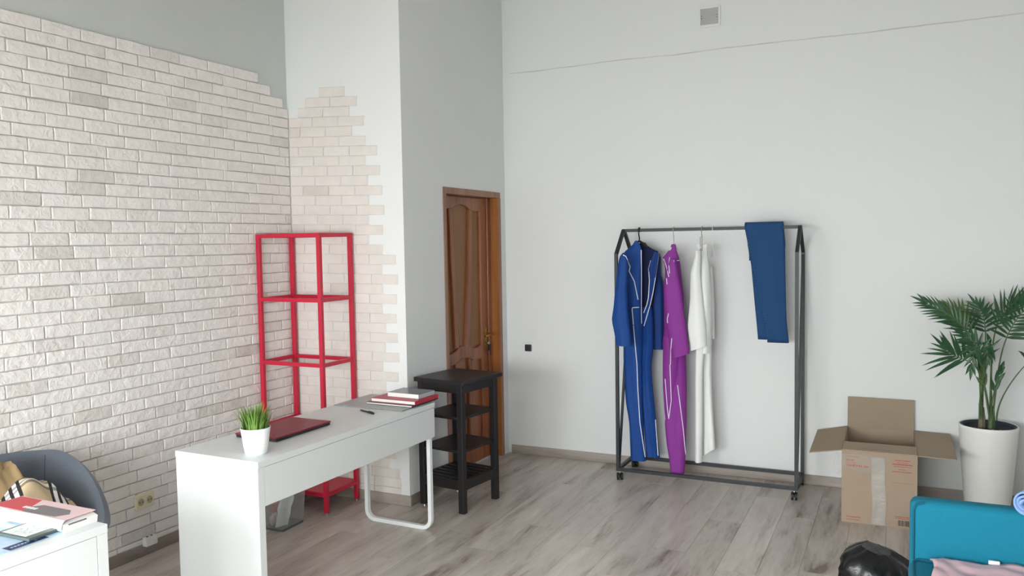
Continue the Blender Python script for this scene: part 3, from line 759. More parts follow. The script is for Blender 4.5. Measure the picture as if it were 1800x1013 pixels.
for z in (0.598, 0.392):
    b = BM(); box(b, (-hw+0.012, -hd+PT+0.001, z-0.009), (hw-0.012, hd-PT-0.001, z+0.009), 0.001)
    box(b, (-hw+PT+0.001, -hd+0.006, z-0.009), (hw-PT-0.001, -hd+PT+0.001, z+0.009), 0.001)
    box(b, (-hw+PT+0.001, hd-PT-0.001, z-0.009), (hw-PT-0.001, hd-0.006, z+0.009), 0.001)
    obj('shelf', b, M_black, t, local=True)
for k in range(6):
    b = BM(); y = -hd+0.053+k*0.0555; box(b, (-hw+0.026, y-0.017, 0.196), (hw-0.026, y+0.017, 0.213), 0.0015); obj('slat', b, M_black, t, local=True)

# ------------------------------------------------------------------ clothes rack
RX0, RX1, RF, RB = 1.948, 3.137, 1.062, 1.414
RY = (RF+RB)/2; RT = 0.022; RZ0, RZS, RZT = 0.074, 1.583, 1.748
rack = thing('clothes_rack', 'black metal clothes rack on castors against the white back wall', 'clothes rack', ((RX0+RX1)/2, RY, 0))
b = BM(); sqbar(b, (RX0-0.01, RY, RZT), (RX1+0.01, RY, RZT), RT); obj('top_bar', b, M_rack, rack)
for x in (RX0, RX1):
    for y in (RF, RB):
        b = BM(); tube(b, [(x, y, RZ0-RT/2), (x, y, RZS), (x, RY+(0.008 if y > RY else -0.008), RZT)], RT*0.7071, 4, square=True); obj('post', b, M_rack, rack)
    b = BM(); sqbar(b, (x, RF+0.02, RZ0+0.01), (x, RB-0.012, RZS-0.02), 0.016); obj('brace', b, M_rack, rack)
    b = BM(); sqbar(b, (x, RF+0.011, RZ0), (x, RB-0.011, RZ0), RT); obj('side_bar', b, M_rack, rack)
for y in (RF, RB):
    b = BM(); sqbar(b, (RX0+0.011, y, RZ0), (RX1-0.011, y, RZ0), RT); obj('bottom_bar', b, M_rack, rack)
for x in (RX0+0.012, RX1-0.012):
    for y in (RF, RB):
        b = BM()
        b.verts.ensure_lookup_table()
        a = 0.5 if x < 2.5 else 0.1
        for s in (-1, 1):
            cx, cy = x+s*0.012*math.cos(a), y+s*0.012*math.sin(a)
            tube(b, [(cx-0.007*math.cos(a), cy-0.007*math.sin(a), 0.0255), (cx+0.007*math.cos(a), cy+0.007*math.sin(a), 0.0255)], 0.0255, 18)
        tube(b, [(x-0.006*math.cos(a), y-0.006*math.sin(a), 0.0255), (x+0.006*math.cos(a), y+0.006*math.sin(a), 0.0255)], 0.008, 8)
        q = obj('castor', b, M_blackrubber, rack)
        b = BM(); tube(b, [(x, y, 0.035), (x, y, 0.066)], 0.006, 8); obj('stem', b, M_steel, q)

# ------------------------------------------------------------------ garments
def interp(levels, step=0.022):
    zs = [l[0] for l in levels]; out = []
    n = max(6, int((zs[0]-zs[-1])/step))
    for i in range(n+1):
        z = zs[0]+(zs[-1]-zs[0])*i/n
        for k in range(len(zs)-1):
            if zs[k] >= z >= zs[k+1]-1e-9: break
        f = (zs[k]-z)/max(1e-6, zs[k]-zs[k+1])
        def cr(j):
            p = [levels[max(0, k-1)][j], levels[k][j], levels[k+1][j], levels[min(len(levels)-1, k+2)][j]]
            s = 0.5*((2*p[1])+(-p[0]+p[2])*f+(2*p[0]-5*p[1]+4*p[2]-p[3])*f*f+(-p[0]+3*p[1]-3*p[2]+p[3])*f**3)
            return 0.6*s+0.4*(p[1]+(p[2]-p[1])*f)
        out.append((z, cr(1), cr(2)))
    return out
def loft(levels, y0, depth, yaw=0.0, seed=0, fold=0.006, freq=9.0, n=26, ybot=None, xref=None, hem=0.0):
    """closed cloth form: silhouettes (z, left x, right x), centre y0 (to ybot), half depth"""
    b = BM(); L = interp(levels); rings = []
    m = len(L)-1
    for i, (z, xl, xr) in enumerate(L):
        xm, h = (xl+xr)/2, max(0.004, (xr-xl)/2)
        yc = y0 if ybot is None else y0+(ybot-y0)*i/m
        d = depth(i/m) if callable(depth) else depth
        d = min(d, h*1.6)
        ring = []
        for k in range(n):
            a = 2*PI*k/n; ca, sa = math.cos(a), math.sin(a)
            px = math.copysign(abs(ca)**0.8, ca); py = math.copysign(abs(sa)**0.9, sa)
            x = xm+h*px
            fo = fold*(math.sin(freq*(px+1.3*seed)*1.9+z*2.2+seed)+0.6*noise.noise(Vector((x*14, z*4, seed))))*abs(sa)
            fo += fold*0.9*noise.noise(Vector((x*9+seed, z*11, 3.3)))*abs(sa)
            y = yc+d*py+fo+((x-(xref if xref is not None else xm))*math.tan(yaw))
            zz = z+(hem*(px) if i == m else 0)
            ring.append(b.verts.new((x, y, zz)))
        rings.append(ring)
    for A, B in zip(rings, rings[1:]):
        for k in range(n):
            f = b.faces.new((A[k], A[(k+1) % n], B[(k+1) % n], B[k])); f.smooth = True
    for ring in (rings[0], rings[-1]):
        c = sum((v.co for v in ring), Vector())/n; cv = b.verts.new(c+Vector((0, 0, 0.004 if ring is rings[-1] else 0.004)))
        for k in range(n): b.faces.new((ring[k], ring[(k+1) % n], cv))
    finish(b)
    return b
def on_cloth(trees, pts, seg=0.02, off=0.0015):
    """points of the rack plane (x,z) laid onto the front of the cloth"""
    dense = []
    for (a, c) in zip(pts, pts[1:]):
        n = max(1, int(math.hypot(c[0]-a[0], c[1]-a[1])/seg))
        dense += [(a[0]+(c[0]-a[0])*i/n, a[1]+(c[1]-a[1])*i/n) for i in range(n)]
    dense.append(pts[-1]); out = []
    for x, z in dense:
        d = (Vector((x, 1.24, z))-EYE).normalized(); best = None
        for tr in trees:
            h = tr.ray_cast(EYE, d)
            if h[0] is not None and (best is None or h[3] < best[1]): best = (h[0], h[3])
        if best: out.append(best[0]-d*off)
    return out
def piping(name, parent, trees, lines, r, m):
    for ln in lines:
        p = on_cloth(trees, ln)
        if len(p) > 1:
            b = BM(); tube(b, p, r, 6); obj(name, b, m, parent)
def tree(b): return BVHTree.FromBMesh(b)
def hanger(parent_label, x, top_z, neck_z, m_hook, m_body, yaw, wid, name='coat_hanger', r=0.0022, y=RY, thick=0.006, drop=0.07):
    """hook over the bar, arms running along yaw"""
    t = thing(name, parent_label, 'hanger', (x, y, neck_z))
    b = BM()
    pts = [(x, y+0.018, RZT-0.012)]
    pts += [(x, y+0.0185*math.cos(a), RZT+0.004+0.0145*math.sin(a)) for a in [PI*i/8 for i in range(0, 9)]]
    pts += [(x, y-0.014, RZT-0.03), (x, y, RZT-0.05), (x, y, neck_z)]
    tube(b, pts, r, 8); obj('hook', b, m_hook, t)
    b = BM(); c, s = math.cos(yaw), math.sin(yaw)
    pts = [(x-c*wid*u, y-s*wid*u, neck_z-drop*abs(u)**1.3) for u in (-1, -0.7, -0.35, -0.1, 0, 0.1, 0.35, 0.7, 1)]
    tube(b, pts, [thick*0.6, thick, thick, thick, thick*1.1, thick, thick, thick, thick*0.6], 8); obj('shoulder_bar', b, m_body, t)
    return t

# blue boiler suit
GN, GS = 'jumpsuit', 'overalls hung on the rack'
blue = thing(GN, 'royal blue jumpsuit with white piping, hanging leftmost on the rack', 'overalls', (2.06, RY, 0.11))
nearsl = loft([(1.592, 2.012, 2.035), (1.566, 1.993, 2.045), (1.496, 1.98, 2.05), (1.418, 1.971, 2.048), (1.34, 1.962, 2.045), (1.222, 1.951, 2.05), (1.135, 1.939, 2.057), (1.045, 1.957, 2.069), (0.959, 1.972, 2.076)], 1.004, lambda s: 0.028+0.010*min(1, s*3), seed=1.0, fold=0.004, freq=3, ybot=0.985)
lpan = loft([(1.673, 2.041, 2.062), (1.64, 2.016, 2.082), (1.601, 1.965, 2.092), (1.568, 1.944, 2.092), (1.488, 1.945, 2.09), (1.367, 1.955, 2.088), (1.205, 1.966, 2.085), (1.083, 1.980, 2.086)], 1.20, lambda s: 0.012+0.035*min(1, s*2), seed=2.0, fold=0.004, freq=2.4, yaw=-0.12)
bpan = loft([(1.66, 2.053, 2.091), (1.624, 2.011, 2.123), (1.592, 1.978, 2.196), (1.488, 1.973, 2.188), (1.367, 1.976, 2.166), (1.246, 1.979, 2.149), (1.104, 1.99, 2.136)], 1.285, 0.014, seed=3.0, fold=0.003, freq=3)
lap = loft([(1.595, 2.164, 2.206), (1.535, 2.143, 2.197), (1.475, 2.125, 2.19), (1.392, 2.13, 2.175), (1.311, 2.123, 2.161), (1.231, 2.111, 2.142), (1.158, 2.089, 2.118), (1.064, 2.082, 2.094)], 1.235, 0.008, seed=4.0, fold=0.003, freq=2, yaw=-0.35)
farsl = loft([(1.559, 2.14, 2.190), (1.428, 2.130, 2.189), (1.372, 2.128, 2.206), (1.127, 2.125, 2.208), (0.898, 2.130, 2.207)], 1.330, 0.035, seed=5.0, fold=0.004, freq=3)
legl = loft([(1.205, 1.978, 2.091), (1.083, 1.982, 2.09), (0.928, 1.950, 2.085), (0.736, 1.953, 2.083), (0.531, 1.966, 2.086), (0.384, 1.99, 2.093), (0.224, 1.997, 2.1), (0.117, 2.001, 2.112)], 1.215, lambda s: 0.045-0.012*s, seed=6.0, fold=0.006, freq=2.6, ybot=1.19)
legr = loft([(1.206, 2.083, 2.145), (1.085, 2.074, 2.154), (0.895, 2.064, 2.151), (0.781, 2.063, 2.138), (0.598, 2.07, 2.151), (0.403, 2.081, 2.171), (0.253, 2.092, 2.183), (0.139, 2.1, 2.198)], 1.255, lambda s: 0.040-0.010*s, seed=7.0, fold=0.006, freq=2.6, ybot=1.24)
tr = [tree(x) for x in (nearsl, lpan, bpan, lap, farsl, legl, legr)]
obj('sleeve', nearsl, M_blue, blue); obj('front_panel', lpan, M_blue, blue)
o = obj('lining', bpan, M_navy, blue); o['label'] = 'dark navy inside of the open blue jumpsuit'
obj('lapel', lap, M_blue_shaded, blue); obj('sleeve', farsl, M_blue_shaded, blue); obj('trouser_leg', legl, M_blue, blue); obj('trouser_leg', legr, M_blue, blue)
P_blue = [[(2.019, 0.997), (2.036, 0.798), (2.041, 0.622), (2.055, 0.373), (2.091, 0.13)], [(2.019, 0.997), (2.004, 1.190), (2.008, 1.2), (2.054, 1.203)], [(2.168, 0.407), (2.186, 0.15)], [(1.94, 1.576), (1.961, 1.565), (1.992, 1.492), (1.985, 1.459), (2.022, 1.387), (2.048, 1.258)],
          [(2.074, 1.610), (2.074, 1.419), (2.072, 1.254), (2.071, 1.155), (2.072, 1.088)], [(2.202, 1.592), (2.186, 1.475), (2.157, 1.311), (2.138, 1.229), (2.090, 1.072)], [(2.143, 1.535), (2.127, 1.476), (2.132, 1.391), (2.124, 1.275), (2.112, 1.222), (2.089, 1.165)]]
piping('piping', blue, tr, P_blue, 0.0034, M_pipe)
hanger('black plastic hanger holding the blue jumpsuit', 2.062, RZT, 1.672, M_darkplastic, M_darkplastic, 0.55, 0.06, r=0.005, thick=0.008, drop=0.05)

# purple overalls
pur = thing(GN, 'purple jumpsuit with white piping hanging between blue and white ones', 'overalls', (2.32, RY, 0.06))
nearsl = loft([(1.546, 2.305, 2.349), (1.487, 2.289, 2.356), (1.369, 2.26, 2.376), (1.25, 2.261, 2.391), (1.191, 2.267, 2.399), (1.04, 2.286, 2.418), (0.934, 2.302, 2.431), (0.882, 2.313, 2.435)], 1.145, lambda s: 0.032+0.01*s, seed=1.7, fold=0.004, freq=2, hem=0.022)
farsl = loft([(1.408, 2.24, 2.272), (1.233, 2.231, 2.275), (1.049, 2.219, 2.27), (0.94, 2.208, 2.257)], 1.30, 0.028, seed=2.7, fold=0.003, freq=2)
tor = loft([(1.645, 2.294, 2.324), (1.613, 2.283, 2.327), (1.582, 2.257, 2.337), (1.55, 2.231, 2.349), (1.495, 2.248, 2.356), (1.408, 2.25, 2.364), (1.289, 2.243, 2.375), (1.131, 2.242, 2.375), (0.971, 2.241, 2.375), (0.884, 2.241, 2.375)], 1.225, lambda s: 0.012+0.06*min(1, s*2.5), seed=3.7, fold=0.004, freq=2)
legl = loft([(1.011, 2.239, 2.354), (0.811, 2.236, 2.345), (0.65, 2.236, 2.328), (0.488, 2.246, 2.307), (0.399, 2.256, 2.286)], 1.20, lambda s: 0.045-0.02*s, seed=4.7, fold=0.006, freq=2)
legr = loft([(1.013, 2.31, 2.386), (0.885, 2.317, 2.387), (0.654, 2.3, 2.396), (0.529, 2.279, 2.397), (0.411, 2.25, 2.398), (0.25, 2.265, 2.398), (0.17, 2.281, 2.396), (0.061, 2.295, 2.389)], 1.245, lambda s: 0.045-0.008*s, seed=5.7, fold=0.006, freq=2.4, ybot=1.17)
tr = [tree(x) for x in (nearsl, farsl, tor, legl, legr)]
obj('sleeve', nearsl, M_purple, pur); obj('sleeve', farsl, M_purple, pur); obj('body', tor, M_purple, pur); obj('trouser_leg', legl, M_purple, pur); obj('trouser_leg', legr, M_purple, pur)
P_purple = [[(2.234, 1.547), (2.252, 1.499), (2.271, 1.42)], [(2.277, 1.556), (2.271, 1.499), (2.276, 1.444)], [(2.307, 1.530), (2.335, 1.534), (2.345, 1.534)], [(2.254, 1.41), (2.258, 1.368)],
            [(2.289, 0.991), (2.281, 0.902), (2.279, 0.81), (2.275, 0.80), (2.283, 0.549), (2.264, 0.420)], [(2.240, 0.703), (2.255, 0.49), (2.264, 0.420)], [(2.267, 1.165), (2.258, 1.125), (2.26, 1.097)], [(2.328, 0.664), (2.367, 0.354), (2.382, 0.179), (2.386, 0.09)]]
piping('piping', pur, tr, P_purple, 0.0030, M_pipe)
hanger('thin wire hanger holding the purple jumpsuit', 2.308, RZT, 1.645, M_steel, M_plwhite, 1.2, 0.05, r=0.0022, thick=0.006, drop=0.04)

# white overalls
whi = thing(GN, 'white long-sleeved jumpsuit hanging right of the purple one', 'overalls', (2.51, RY, 0.15))
nearsl = loft([(1.603, 2.475, 2.51), (1.565, 2.471, 2.513), (1.456, 2.443, 2.509), (1.26, 2.437, 2.526), (1.1, 2.422, 2.543), (1.017, 2.429, 2.546), (0.939, 2.441, 2.55)], 1.16, lambda s: 0.03+0.012*s, seed=1.3, fold=0.004, freq=2, hem=0.02)
tor = loft([(1.642, 2.467, 2.537), (1.611, 2.475, 2.535), (1.565, 2.478, 2.54), (1.448, 2.478, 2.555), (1.292, 2.477, 2.567), (1.097, 2.477, 2.568), (0.901, 2.468, 2.562)], 1.235, lambda s: 0.012+0.05*min(1, s*2.5), seed=2.3, fold=0.005, freq=2)
farsl = loft([(1.487, 2.532, 2.556), (1.234, 2.539, 2.568), (0.989, 2.546, 2.571)], 1.31, 0.024, seed=3.3, fold=0.003, freq=2)
legl = loft([(0.979, 2.468, 2.531), (0.781, 2.464, 2.515), (0.504, 2.461, 2.512), (0.149, 2.459, 2.509)], 1.195, 0.035, seed=4.3, fold=0.004, freq=1.8)
legr = loft([(0.98, 2.5, 2.562), (0.783, 2.499, 2.557), (0.547, 2.502, 2.564), (0.349, 2.501, 2.575), (0.206, 2.497, 2.583)], 1.265, 0.030, seed=5.3, fold=0.006, freq=2, hem=0.03)
for nm, x in (('sleeve', nearsl), ('body', tor), ('sleeve', farsl), ('trouser_leg', legl), ('trouser_leg', legr)): obj(nm, x, M_whitecloth, whi)
b = BM(); box(b, (2.494, 1.205, 1.60), (2.512, 1.211, 1.695), 0.001); o = obj('hanging_tag', b, mat('grey_tag', (176, 174, 168), 0.6), whi)
hanger('thin wire hanger holding the white jumpsuit', 2.503, RZT, 1.640, M_steel, M_plwhite, 1.4, 0.06, r=0.0022, thick=0.006, drop=0.04)
hanger('empty thin white hanger right of the white jumpsuit', 2.577, RZT, 1.632, M_plwhite, M_plwhite, 1.86, 0.16, r=0.0022, thick=0.004, drop=0.08)

# jeans folded over the bar
jn = thing('jeans', 'dark blue jeans folded over the right end of the rack bar', 'jeans', (2.93, RY, 0.99))
def sheet(levels_f, top, levels_b, bar_y, bar_z, gap):
    """strip that runs up the front, over the bar and down the back"""
    b = BM(); F = interp(levels_f, 0.03); Bk = interp(levels_b, 0.03); prof = []
    for z, xl, xr in reversed(F): prof.append((bar_y-gap, z, xl, xr))
    for a in [PI*i/8 for i in range(1, 8)]: prof.append((bar_y-gap*math.cos(a), bar_z+gap*math.sin(a), top[0], top[1]))
    for z, xl, xr in Bk: prof.append((bar_y+gap, z, xl, xr))
    n = 14
    def fn(u, v):
        y, z, xl, xr = prof[int(round(v*(len(prof)-1)))]
        x = xl+(xr-xl)*u
        return Vector((x, y+0.004*math.sin(u*7+z*3)*(-1 if y < bar_y else 1)-(0.006*math.sin(u*PI) if y < bar_y else -0.006*math.sin(u*PI)), z))
    grid(b, n, len(prof)-1, fn); finish(b)
    return b
jf = [(1.758, 2.79, 3.032), (1.719, 2.797, 3.036), (1.632, 2.815, 3.045), (1.4, 2.856, 3.049), (1.148, 2.911, 3.055), (0.994, 2.937, 3.07)]
jb = [(1.758, 2.79, 3.032), (1.633, 2.803, 3.043), (1.575, 2.812, 3.036), (1.53, 2.812, 3.02)]
b = sheet(jf, (2.79, 3.032), jb, RY, 1.758, 0.022); T1 = tree(b)
obj('front_leg', b, M_denim, jn, solid=0.012)
jb2 = [(1.740, 2.80, 3.020), (1.633, 2.808, 3.03), (1.505, 2.830, 3.015), (1.26, 2.852, 3.001), (1.01, 2.874, 2.994)]
b = BM(); L2 = interp(jb2, 0.03)
grid(b, 10, len(L2)-1, lambda u, v: Vector((L2[int(round(v*(len(L2)-1)))][1]*(1-u)+L2[int(round(v*(len(L2)-1)))][2]*u, RY-0.006-0.004*math.sin(u*5), L2[int(round(v*(len(L2)-1)))][0]))); finish(b)
for v in b.verts:
    if v.co.z > 1.70: v.co.y = RY-0.017
obj('rear_leg', b, M_denim, jn, solid=0.010)
b = BM(); box(b, (2.936, RY-0.033, 0.990), (3.071, RY-0.016, 1.004), 0.002); obj('hem', b, M_denimhem, jn)
b = BM(); box(b, (2.873, RY-0.014, 1.006), (2.993, RY+0.001, 1.018), 0.002); obj('hem', b, M_denimhem, jn)
st = BM()
edge = [(1.72, 2.803), (1.632, 2.824), (1.4, 2.866), (1.148, 2.920), (1.02, 2.942)]
k = 0
for (za, xa), (zb, xb) in zip(edge, edge[1:]):
    n = int((za-zb)/0.018)
    for i in range(n):
        f0, f1 = i/n, (i+0.5)/n
        tube(st, [(xa+(xb-xa)*f, RY-0.0325, za+(zb-za)*f) for f in (f0, f1)], 0.0016, 4)
o = obj('side_stitching', st, M_stitch, jn); o['kind'] = 'stuff'

# ------------------------------------------------------------------ cardboard box
cb = thing('cardboard_box', 'open brown cardboard moving box with tape and red print on the floor', 'box', (3.62, 1.09, 0), 0.012)
hx, hy, HBx, tk = 0.200, 0.335, 0.428, 0.005
def card(name, lo, hi, m=M_card, rot=None, parent=cb):
    b = BM(); box(b, lo, hi, 0.0008, rot=rot); return obj(name, b, m, parent, local=True)
front = card('side_wall', (-hx, -hy, 0), (hx, -hy+tk, HBx)); card('side_wall', (-hx, hy-tk, 0), (hx, hy, HBx))
card('side_wall', (-hx, -hy+tk, 0), (-hx+tk, hy-tk, HBx)); card('side_wall', (hx-tk, -hy+tk, 0), (hx, hy-tk, HBx)); card('bottom', (-hx+tk, -hy+tk, 0), (hx-tk, hy-tk, tk), M_card_in)
def flap(edge0, edge1, out, ln, inset=0.006, m=M_card_in):
    """hinged board: edge points, direction, length"""
    b = BM(); e0, e1, d = Vector(edge0), Vector(edge1), Vector(out).normalized()
    al = (e1-e0).normalized(); n = al.cross(d).normalized()*tk*0.5
    P = [e0+al*0.002, e1-al*0.002, e1-al*inset+d*ln, e0+al*inset+d*ln]
    A = [b.verts.new(p+n) for p in P]; B = [b.verts.new(p-n) for p in P]
    b.faces.new(A); b.faces.new(B[::-1])
    for k in range(4): b.faces.new((A[k], B[k], B[(k+1) % 4], A[(k+1) % 4]))
    return obj('flap', b, m, cb, local=True)
flap((-hx, hy-0.002, HBx), (hx, hy-0.002, HBx), (0, 0.04, 1), 0.196, 0.003)
flap((-hx, -hy, HBx+0.003), (hx, -hy, HBx+0.003), (0, 1, 0.02), 0.190, 0.004, M_card)
flap((-hx, hy, HBx-0.001), (-hx, -hy, HBx-0.001), (-1, 0, -0.20), 0.185, 0.02)
flap((hx, -hy, HBx), (hx, hy, HBx), (1, 0, -0.02), 0.198, 0.008)
# print on the front face (letters as thin ink bodies)
def text(name, s, size, loc, m, parent, ext=0.0002, rot=(PI/2, 0, 0), align='LEFT'):
    cu = bpy.data.curves.new(name, 'FONT'); cu.body = s; cu.size = size; cu.extrude = ext; cu.align_x = align; cu.resolution_u = 2; cu.offset = 0.0006
    tmp = bpy.data.objects.new(name, cu); COL.objects.link(tmp)
    dg = bpy.context.evaluated_depsgraph_get(); me = bpy.data.meshes.new_from_object(tmp.evaluated_get(dg))
    bpy.data.objects.remove(tmp); bpy.data.curves.remove(cu)
    me.materials.clear(); me.materials.append(m)
    o = bpy.data.objects.new(name, me); COL.objects.link(o); o.parent = parent; o.location = loc; o.rotation_euler = rot
    ROOT[o.name] = ROOT[parent.name]
    return o
YF = -hy-0.0003
text('print', '30 кг', 0.020, (-0.176, YF, 0.367), M_cardred, cb)
text('print', '70×40×43 см', 0.021, (-0.176, YF, 0.334), M_cardred, cb)
def words(b, x, z, ws, h, gap=0.003):
    for wd in ws:
        box(b, (x, YF-0.0002, z), (x+wd, YF+0.0002, z+h)); x += wd+gap
rr = random.Random(11)
def line(b, x0, x1, z, h):
    x = x0
    while x < x1-0.004:
        wd = min(rr.uniform(0.004, 0.013), x1-x); words(b, x, z, [wd], h); x += wd+0.0022
b = BM(); line(b, -0.176, -0.108, 0.392, 0.003); line(b, -0.176, -0.12, 0.357, 0.003)
line(b, 0.082, 0.165, 0.392, 0.004); line(b, 0.092, 0.155, 0.381, 0.003); line(b, 0.070, 0.178, 0.368, 0.006); line(b, 0.08, 0.168, 0.357, 0.003); line(b, 0.105, 0.142, 0.340, 0.003); line(b, 0.070, 0.176, 0.326, 0.004)
box(b, (0.070, YF-0.0002, 0.262), (0.176, YF+0.0002, 0.2632))
line(b, 0.088, 0.19, 0.064, 0.004); line(b, 0.088, 0.19, 0.056, 0.003); line(b, -0.172, -0.095, 0.034, 0.004); line(b, -0.172, -0.095, 0.018, 0.003)
obj('small_print', b, M_cardred, cb, local=True)
b = BM(); x = 0.104
while x < 0.185:
    wd = rr.choice((0.0012, 0.0024, 0.0036)); box(b, (x, YF-0.0002, 0.014), (x+wd, YF+0.0002, 0.047)); x += wd+rr.choice((0.0012, 0.0024))
obj('barcode', b, M_cardblack, cb, local=True)
b = BM()
box(b, (-0.098, -0.335+0.045, HBx+0.0062), (0.062, -0.335+0.047, HBx+0.0068)); obj('fold_line', b, M_cardblack, cb, local=True)
b = BM()
def tapef(u, v):
    x = -0.040+0.075*u+0.008*math.sin(v*5)*(1-v); z = 0.004+v*(HBx-0.03)
    return Vector((x, YF-0.0012-0.0035*abs(noise.noise(Vector((u*3, v*14, 4)))), z))
grid(b, 8, 40, tapef, smooth=True); obj('packing_tape', b, M_tape, cb, local=True, solid=0.0006)
b = BM()
def film(u, v):
    x = -0.215+0.245*u; zt = HBx-0.018+0.004*math.sin(u*4); hgt = 0.115*math.sin(PI*(0.16+0.72*(1-u)))**0.8
    z = zt-hgt*v
    return Vector((x, YF-0.004-0.012*math.sin(v*PI)*abs(noise.noise(Vector((u*4, v*3, 7)))+0.5), z))
grid(b, 20, 8, film, smooth=True); obj('stretch_film', b, M_film, cb, local=True, solid=0.0006)
b = BM()
crumple(b, (-0.222, -0.30, 0.335), 0.05, 8.8, 0.5, (0.45, 0.6, 1.3), 3, 7); obj('loose_film', b, M_film, cb, local=True)

# ------------------------------------------------------------------ potted palm
PCX, PCY = 4.205, 1.20
palm = thing('potted_palm', 'tall green palm in a round white planter by the back wall', 'plant', (PCX, PCY, 0))
b = BM(); lathe(b, [(0.108, 0), (0.114, 0.004), (0.128, 0.14), (0.144, 0.36), (0.1555, 0.525), (0.157, 0.545), (0.154, 0.549), (0.149, 0.547), (0.146, 0.52), (0.0, 0.519)], (PCX, PCY, 0), n=48); obj('planter', b, M_planter, palm)
b = BM(); lathe(b, [(0.1475, 0.5465), (0.142, 0.5495), (0.138, 0.546), (0.134, 0.5235), (0.0005, 0.5225)], (PCX, PCY, 0), n=40, cap0=False); obj('insert', b, M_planter_in, palm)
b = BM(); lathe(b, [(0.0005, 0.5225), (0.132, 0.5225), (0.132, 0.5265), (0.07, 0.531), (0.0005, 0.533)], (PCX, PCY, 0), n=24); obj('soil', b, M_soil, palm)
b = BM()
for x, y in ((4.23, 1.115), (4.245, 1.12), (4.262, 1.13), (4.222, 1.122)): crumple(b, (x, y, 0.534), 0.006, x*10, 0.4, (1, 1, 0.6), 2)
o = obj('white_pebbles', b, M_plwhite, palm)
o['kind'] = 'stuff'
def fx(px): return 3.765+(px-1595)*0.00294
def fz(py): return 1.332-(py-515)*0.00333
def bez(P, n):
    out = []
    for i in range(n+1):
        t = i/n; Q = [Vector(p) for p in P]
        while len(Q) > 1: Q = [Q[k].lerp(Q[k+1], t) for k in range(len(Q)-1)]
        out.append(Q[0])
    return out
def leaflet(p, d, nrm, ln, wd, droop, m, parent):
    b = BM(); d = d.normalized(); s = d.cross(nrm).normalized(); q = None
    for u in (0, 0.2, 0.45, 0.72, 1.0):
        c = p+d*ln*u+Vector((0, 0, -droop*ln*u*u)); wv = wd*(math.sin(PI*min(1, 0.16+0.84*u)**0.75) if u < 1 else 0)
        if u == 0: wv = wd*0.35
        wv *= 1.1; cur = (b.verts.new(c-s*wv), b.verts.new(c+nrm*wv*-0.45), b.verts.new(c+s*wv)) if u < 1 else (b.verts.new(c),)
        if q:
            if len(cur) == 3:
                for k in (0, 1):
                    f = b.faces.new((q[k], q[k+1], cur[k+1], cur[k])); f.smooth = True
            else:
                for k in (0, 1): b.faces.new((q[k], q[k+1], cur[0]))
        q = cur
    return obj('leaflet', b, m, parent, rec=False)
def frond(base, ctrl, start, n, ln, wd, m, side_y=0.35, fan=(0.95, 0.35), droop=0.25, seed=0, stem_r=0.006, tip=True):
    """ctrl: stem+rachis control points; leaflets from fraction start on"""
    r = random.Random(seed); path = bez([base]+ctrl, 26)
    b = BM(); N_ = len(path); tube(b, path, [stem_r*(1-0.75*i/(N_-1)) for i in range(N_)], 7); fr = obj('frond_stem', b, M_stem, palm)
    for k in range(n):
        f = start+(1-start)*(k+0.5)/n; i = f*(N_-1); i0 = min(N_-2, int(i)); p = path[i0].lerp(path[i0+1], i-i0); t = (path[i0+1]-path[i0]).normalized()
        s = Vector((0, 1, 0)).cross(t).normalized()                   # in the plane of the wall
        g = (k+0.5)/n
        a = fan[0]+(fan[1]-fan[0])*g
        prof = ln*(0.55+0.45*math.sin(PI*min(1, 0.25+g*0.75)))*r.uniform(0.85, 1.1)
        for sg in (-1, 1):
            yv = side_y*(1 if sg > 0 else -1)*r.uniform(0.5, 1.2)
            d = t*math.cos(a)+s*sg*math.sin(a)+Vector((0, yv*math.sin(a), 0))+Vector((r.uniform(-.08, .08), r.uniform(-.12, .12), r.uniform(-.08, .08)))
            nv = d.cross(s.cross(d)).normalized() if False else (Vector((0, -1, 0.3)) + Vector((r.uniform(-.4, .4), 0, r.uniform(-.3, .3)))).normalized()
            leaflet(p, d, nv, prof, wd*r.uniform(0.8, 1.15), droop*r.uniform(0.5, 1.4), m, fr)
    if tip: leaflet(path[-1], path[-1]-path[-3], Vector((0, -1, 0.3)), ln*0.7, wd, droop*0.5, m, fr)
    return fr
def P(px, py, y): return Vector((fx(px)+(y-1.15)*0.06, y, fz(py)))
B1, B2 = Vector((4.172, 1.17, 0.53)), Vector((4.216, 1.18, 0.53))
frond(B1, [P(1722, 650, 1.17), P(1738, 585, 1.12), P(1688, 558, 1.08), P(1630, 530, 1.05)], 0.56, 12, 0.145, 0.0075, M_leaf, seed=1, droop=0.15, fan=(0.75, 0.3))
frond(B2, [P(1738, 680, 1.12), P(1735, 610, 1.06), P(1690, 640, 1.0), P(1668, 608, 0.96)], 0.68, 7, 0.20, 0.0085, M_leaf, seed=2, droop=0.10, fan=(1.0, 0.2), side_y=0.15)
frond(B1, [P(1730, 660, 1.2), P(1742, 600, 1.22), P(1740, 560, 1.25), P(1722, 540, 1.28)], 0.62, 9, 0.155, 0.008, M_leaf, seed=3, droop=0.2, fan=(1.15, 0.3))
frond(B2, [P(1762, 640, 1.14), P(1756, 600, 1.10), P(1778, 555, 1.05), P(1830, 505, 1.0)], 0.55, 15, 0.17, 0.008, M_leaf, seed=4, droop=0.10, fan=(1.2, 0.5))
frond(B2, [P(1750, 640, 1.2), P(1738, 590, 1.26), P(1762, 538, 1.31), P(1800, 528, 1.33)], 0.60, 11, 0.18, 0.007, M_leaf, seed=5, droop=0.12, fan=(0.7, 0.25))
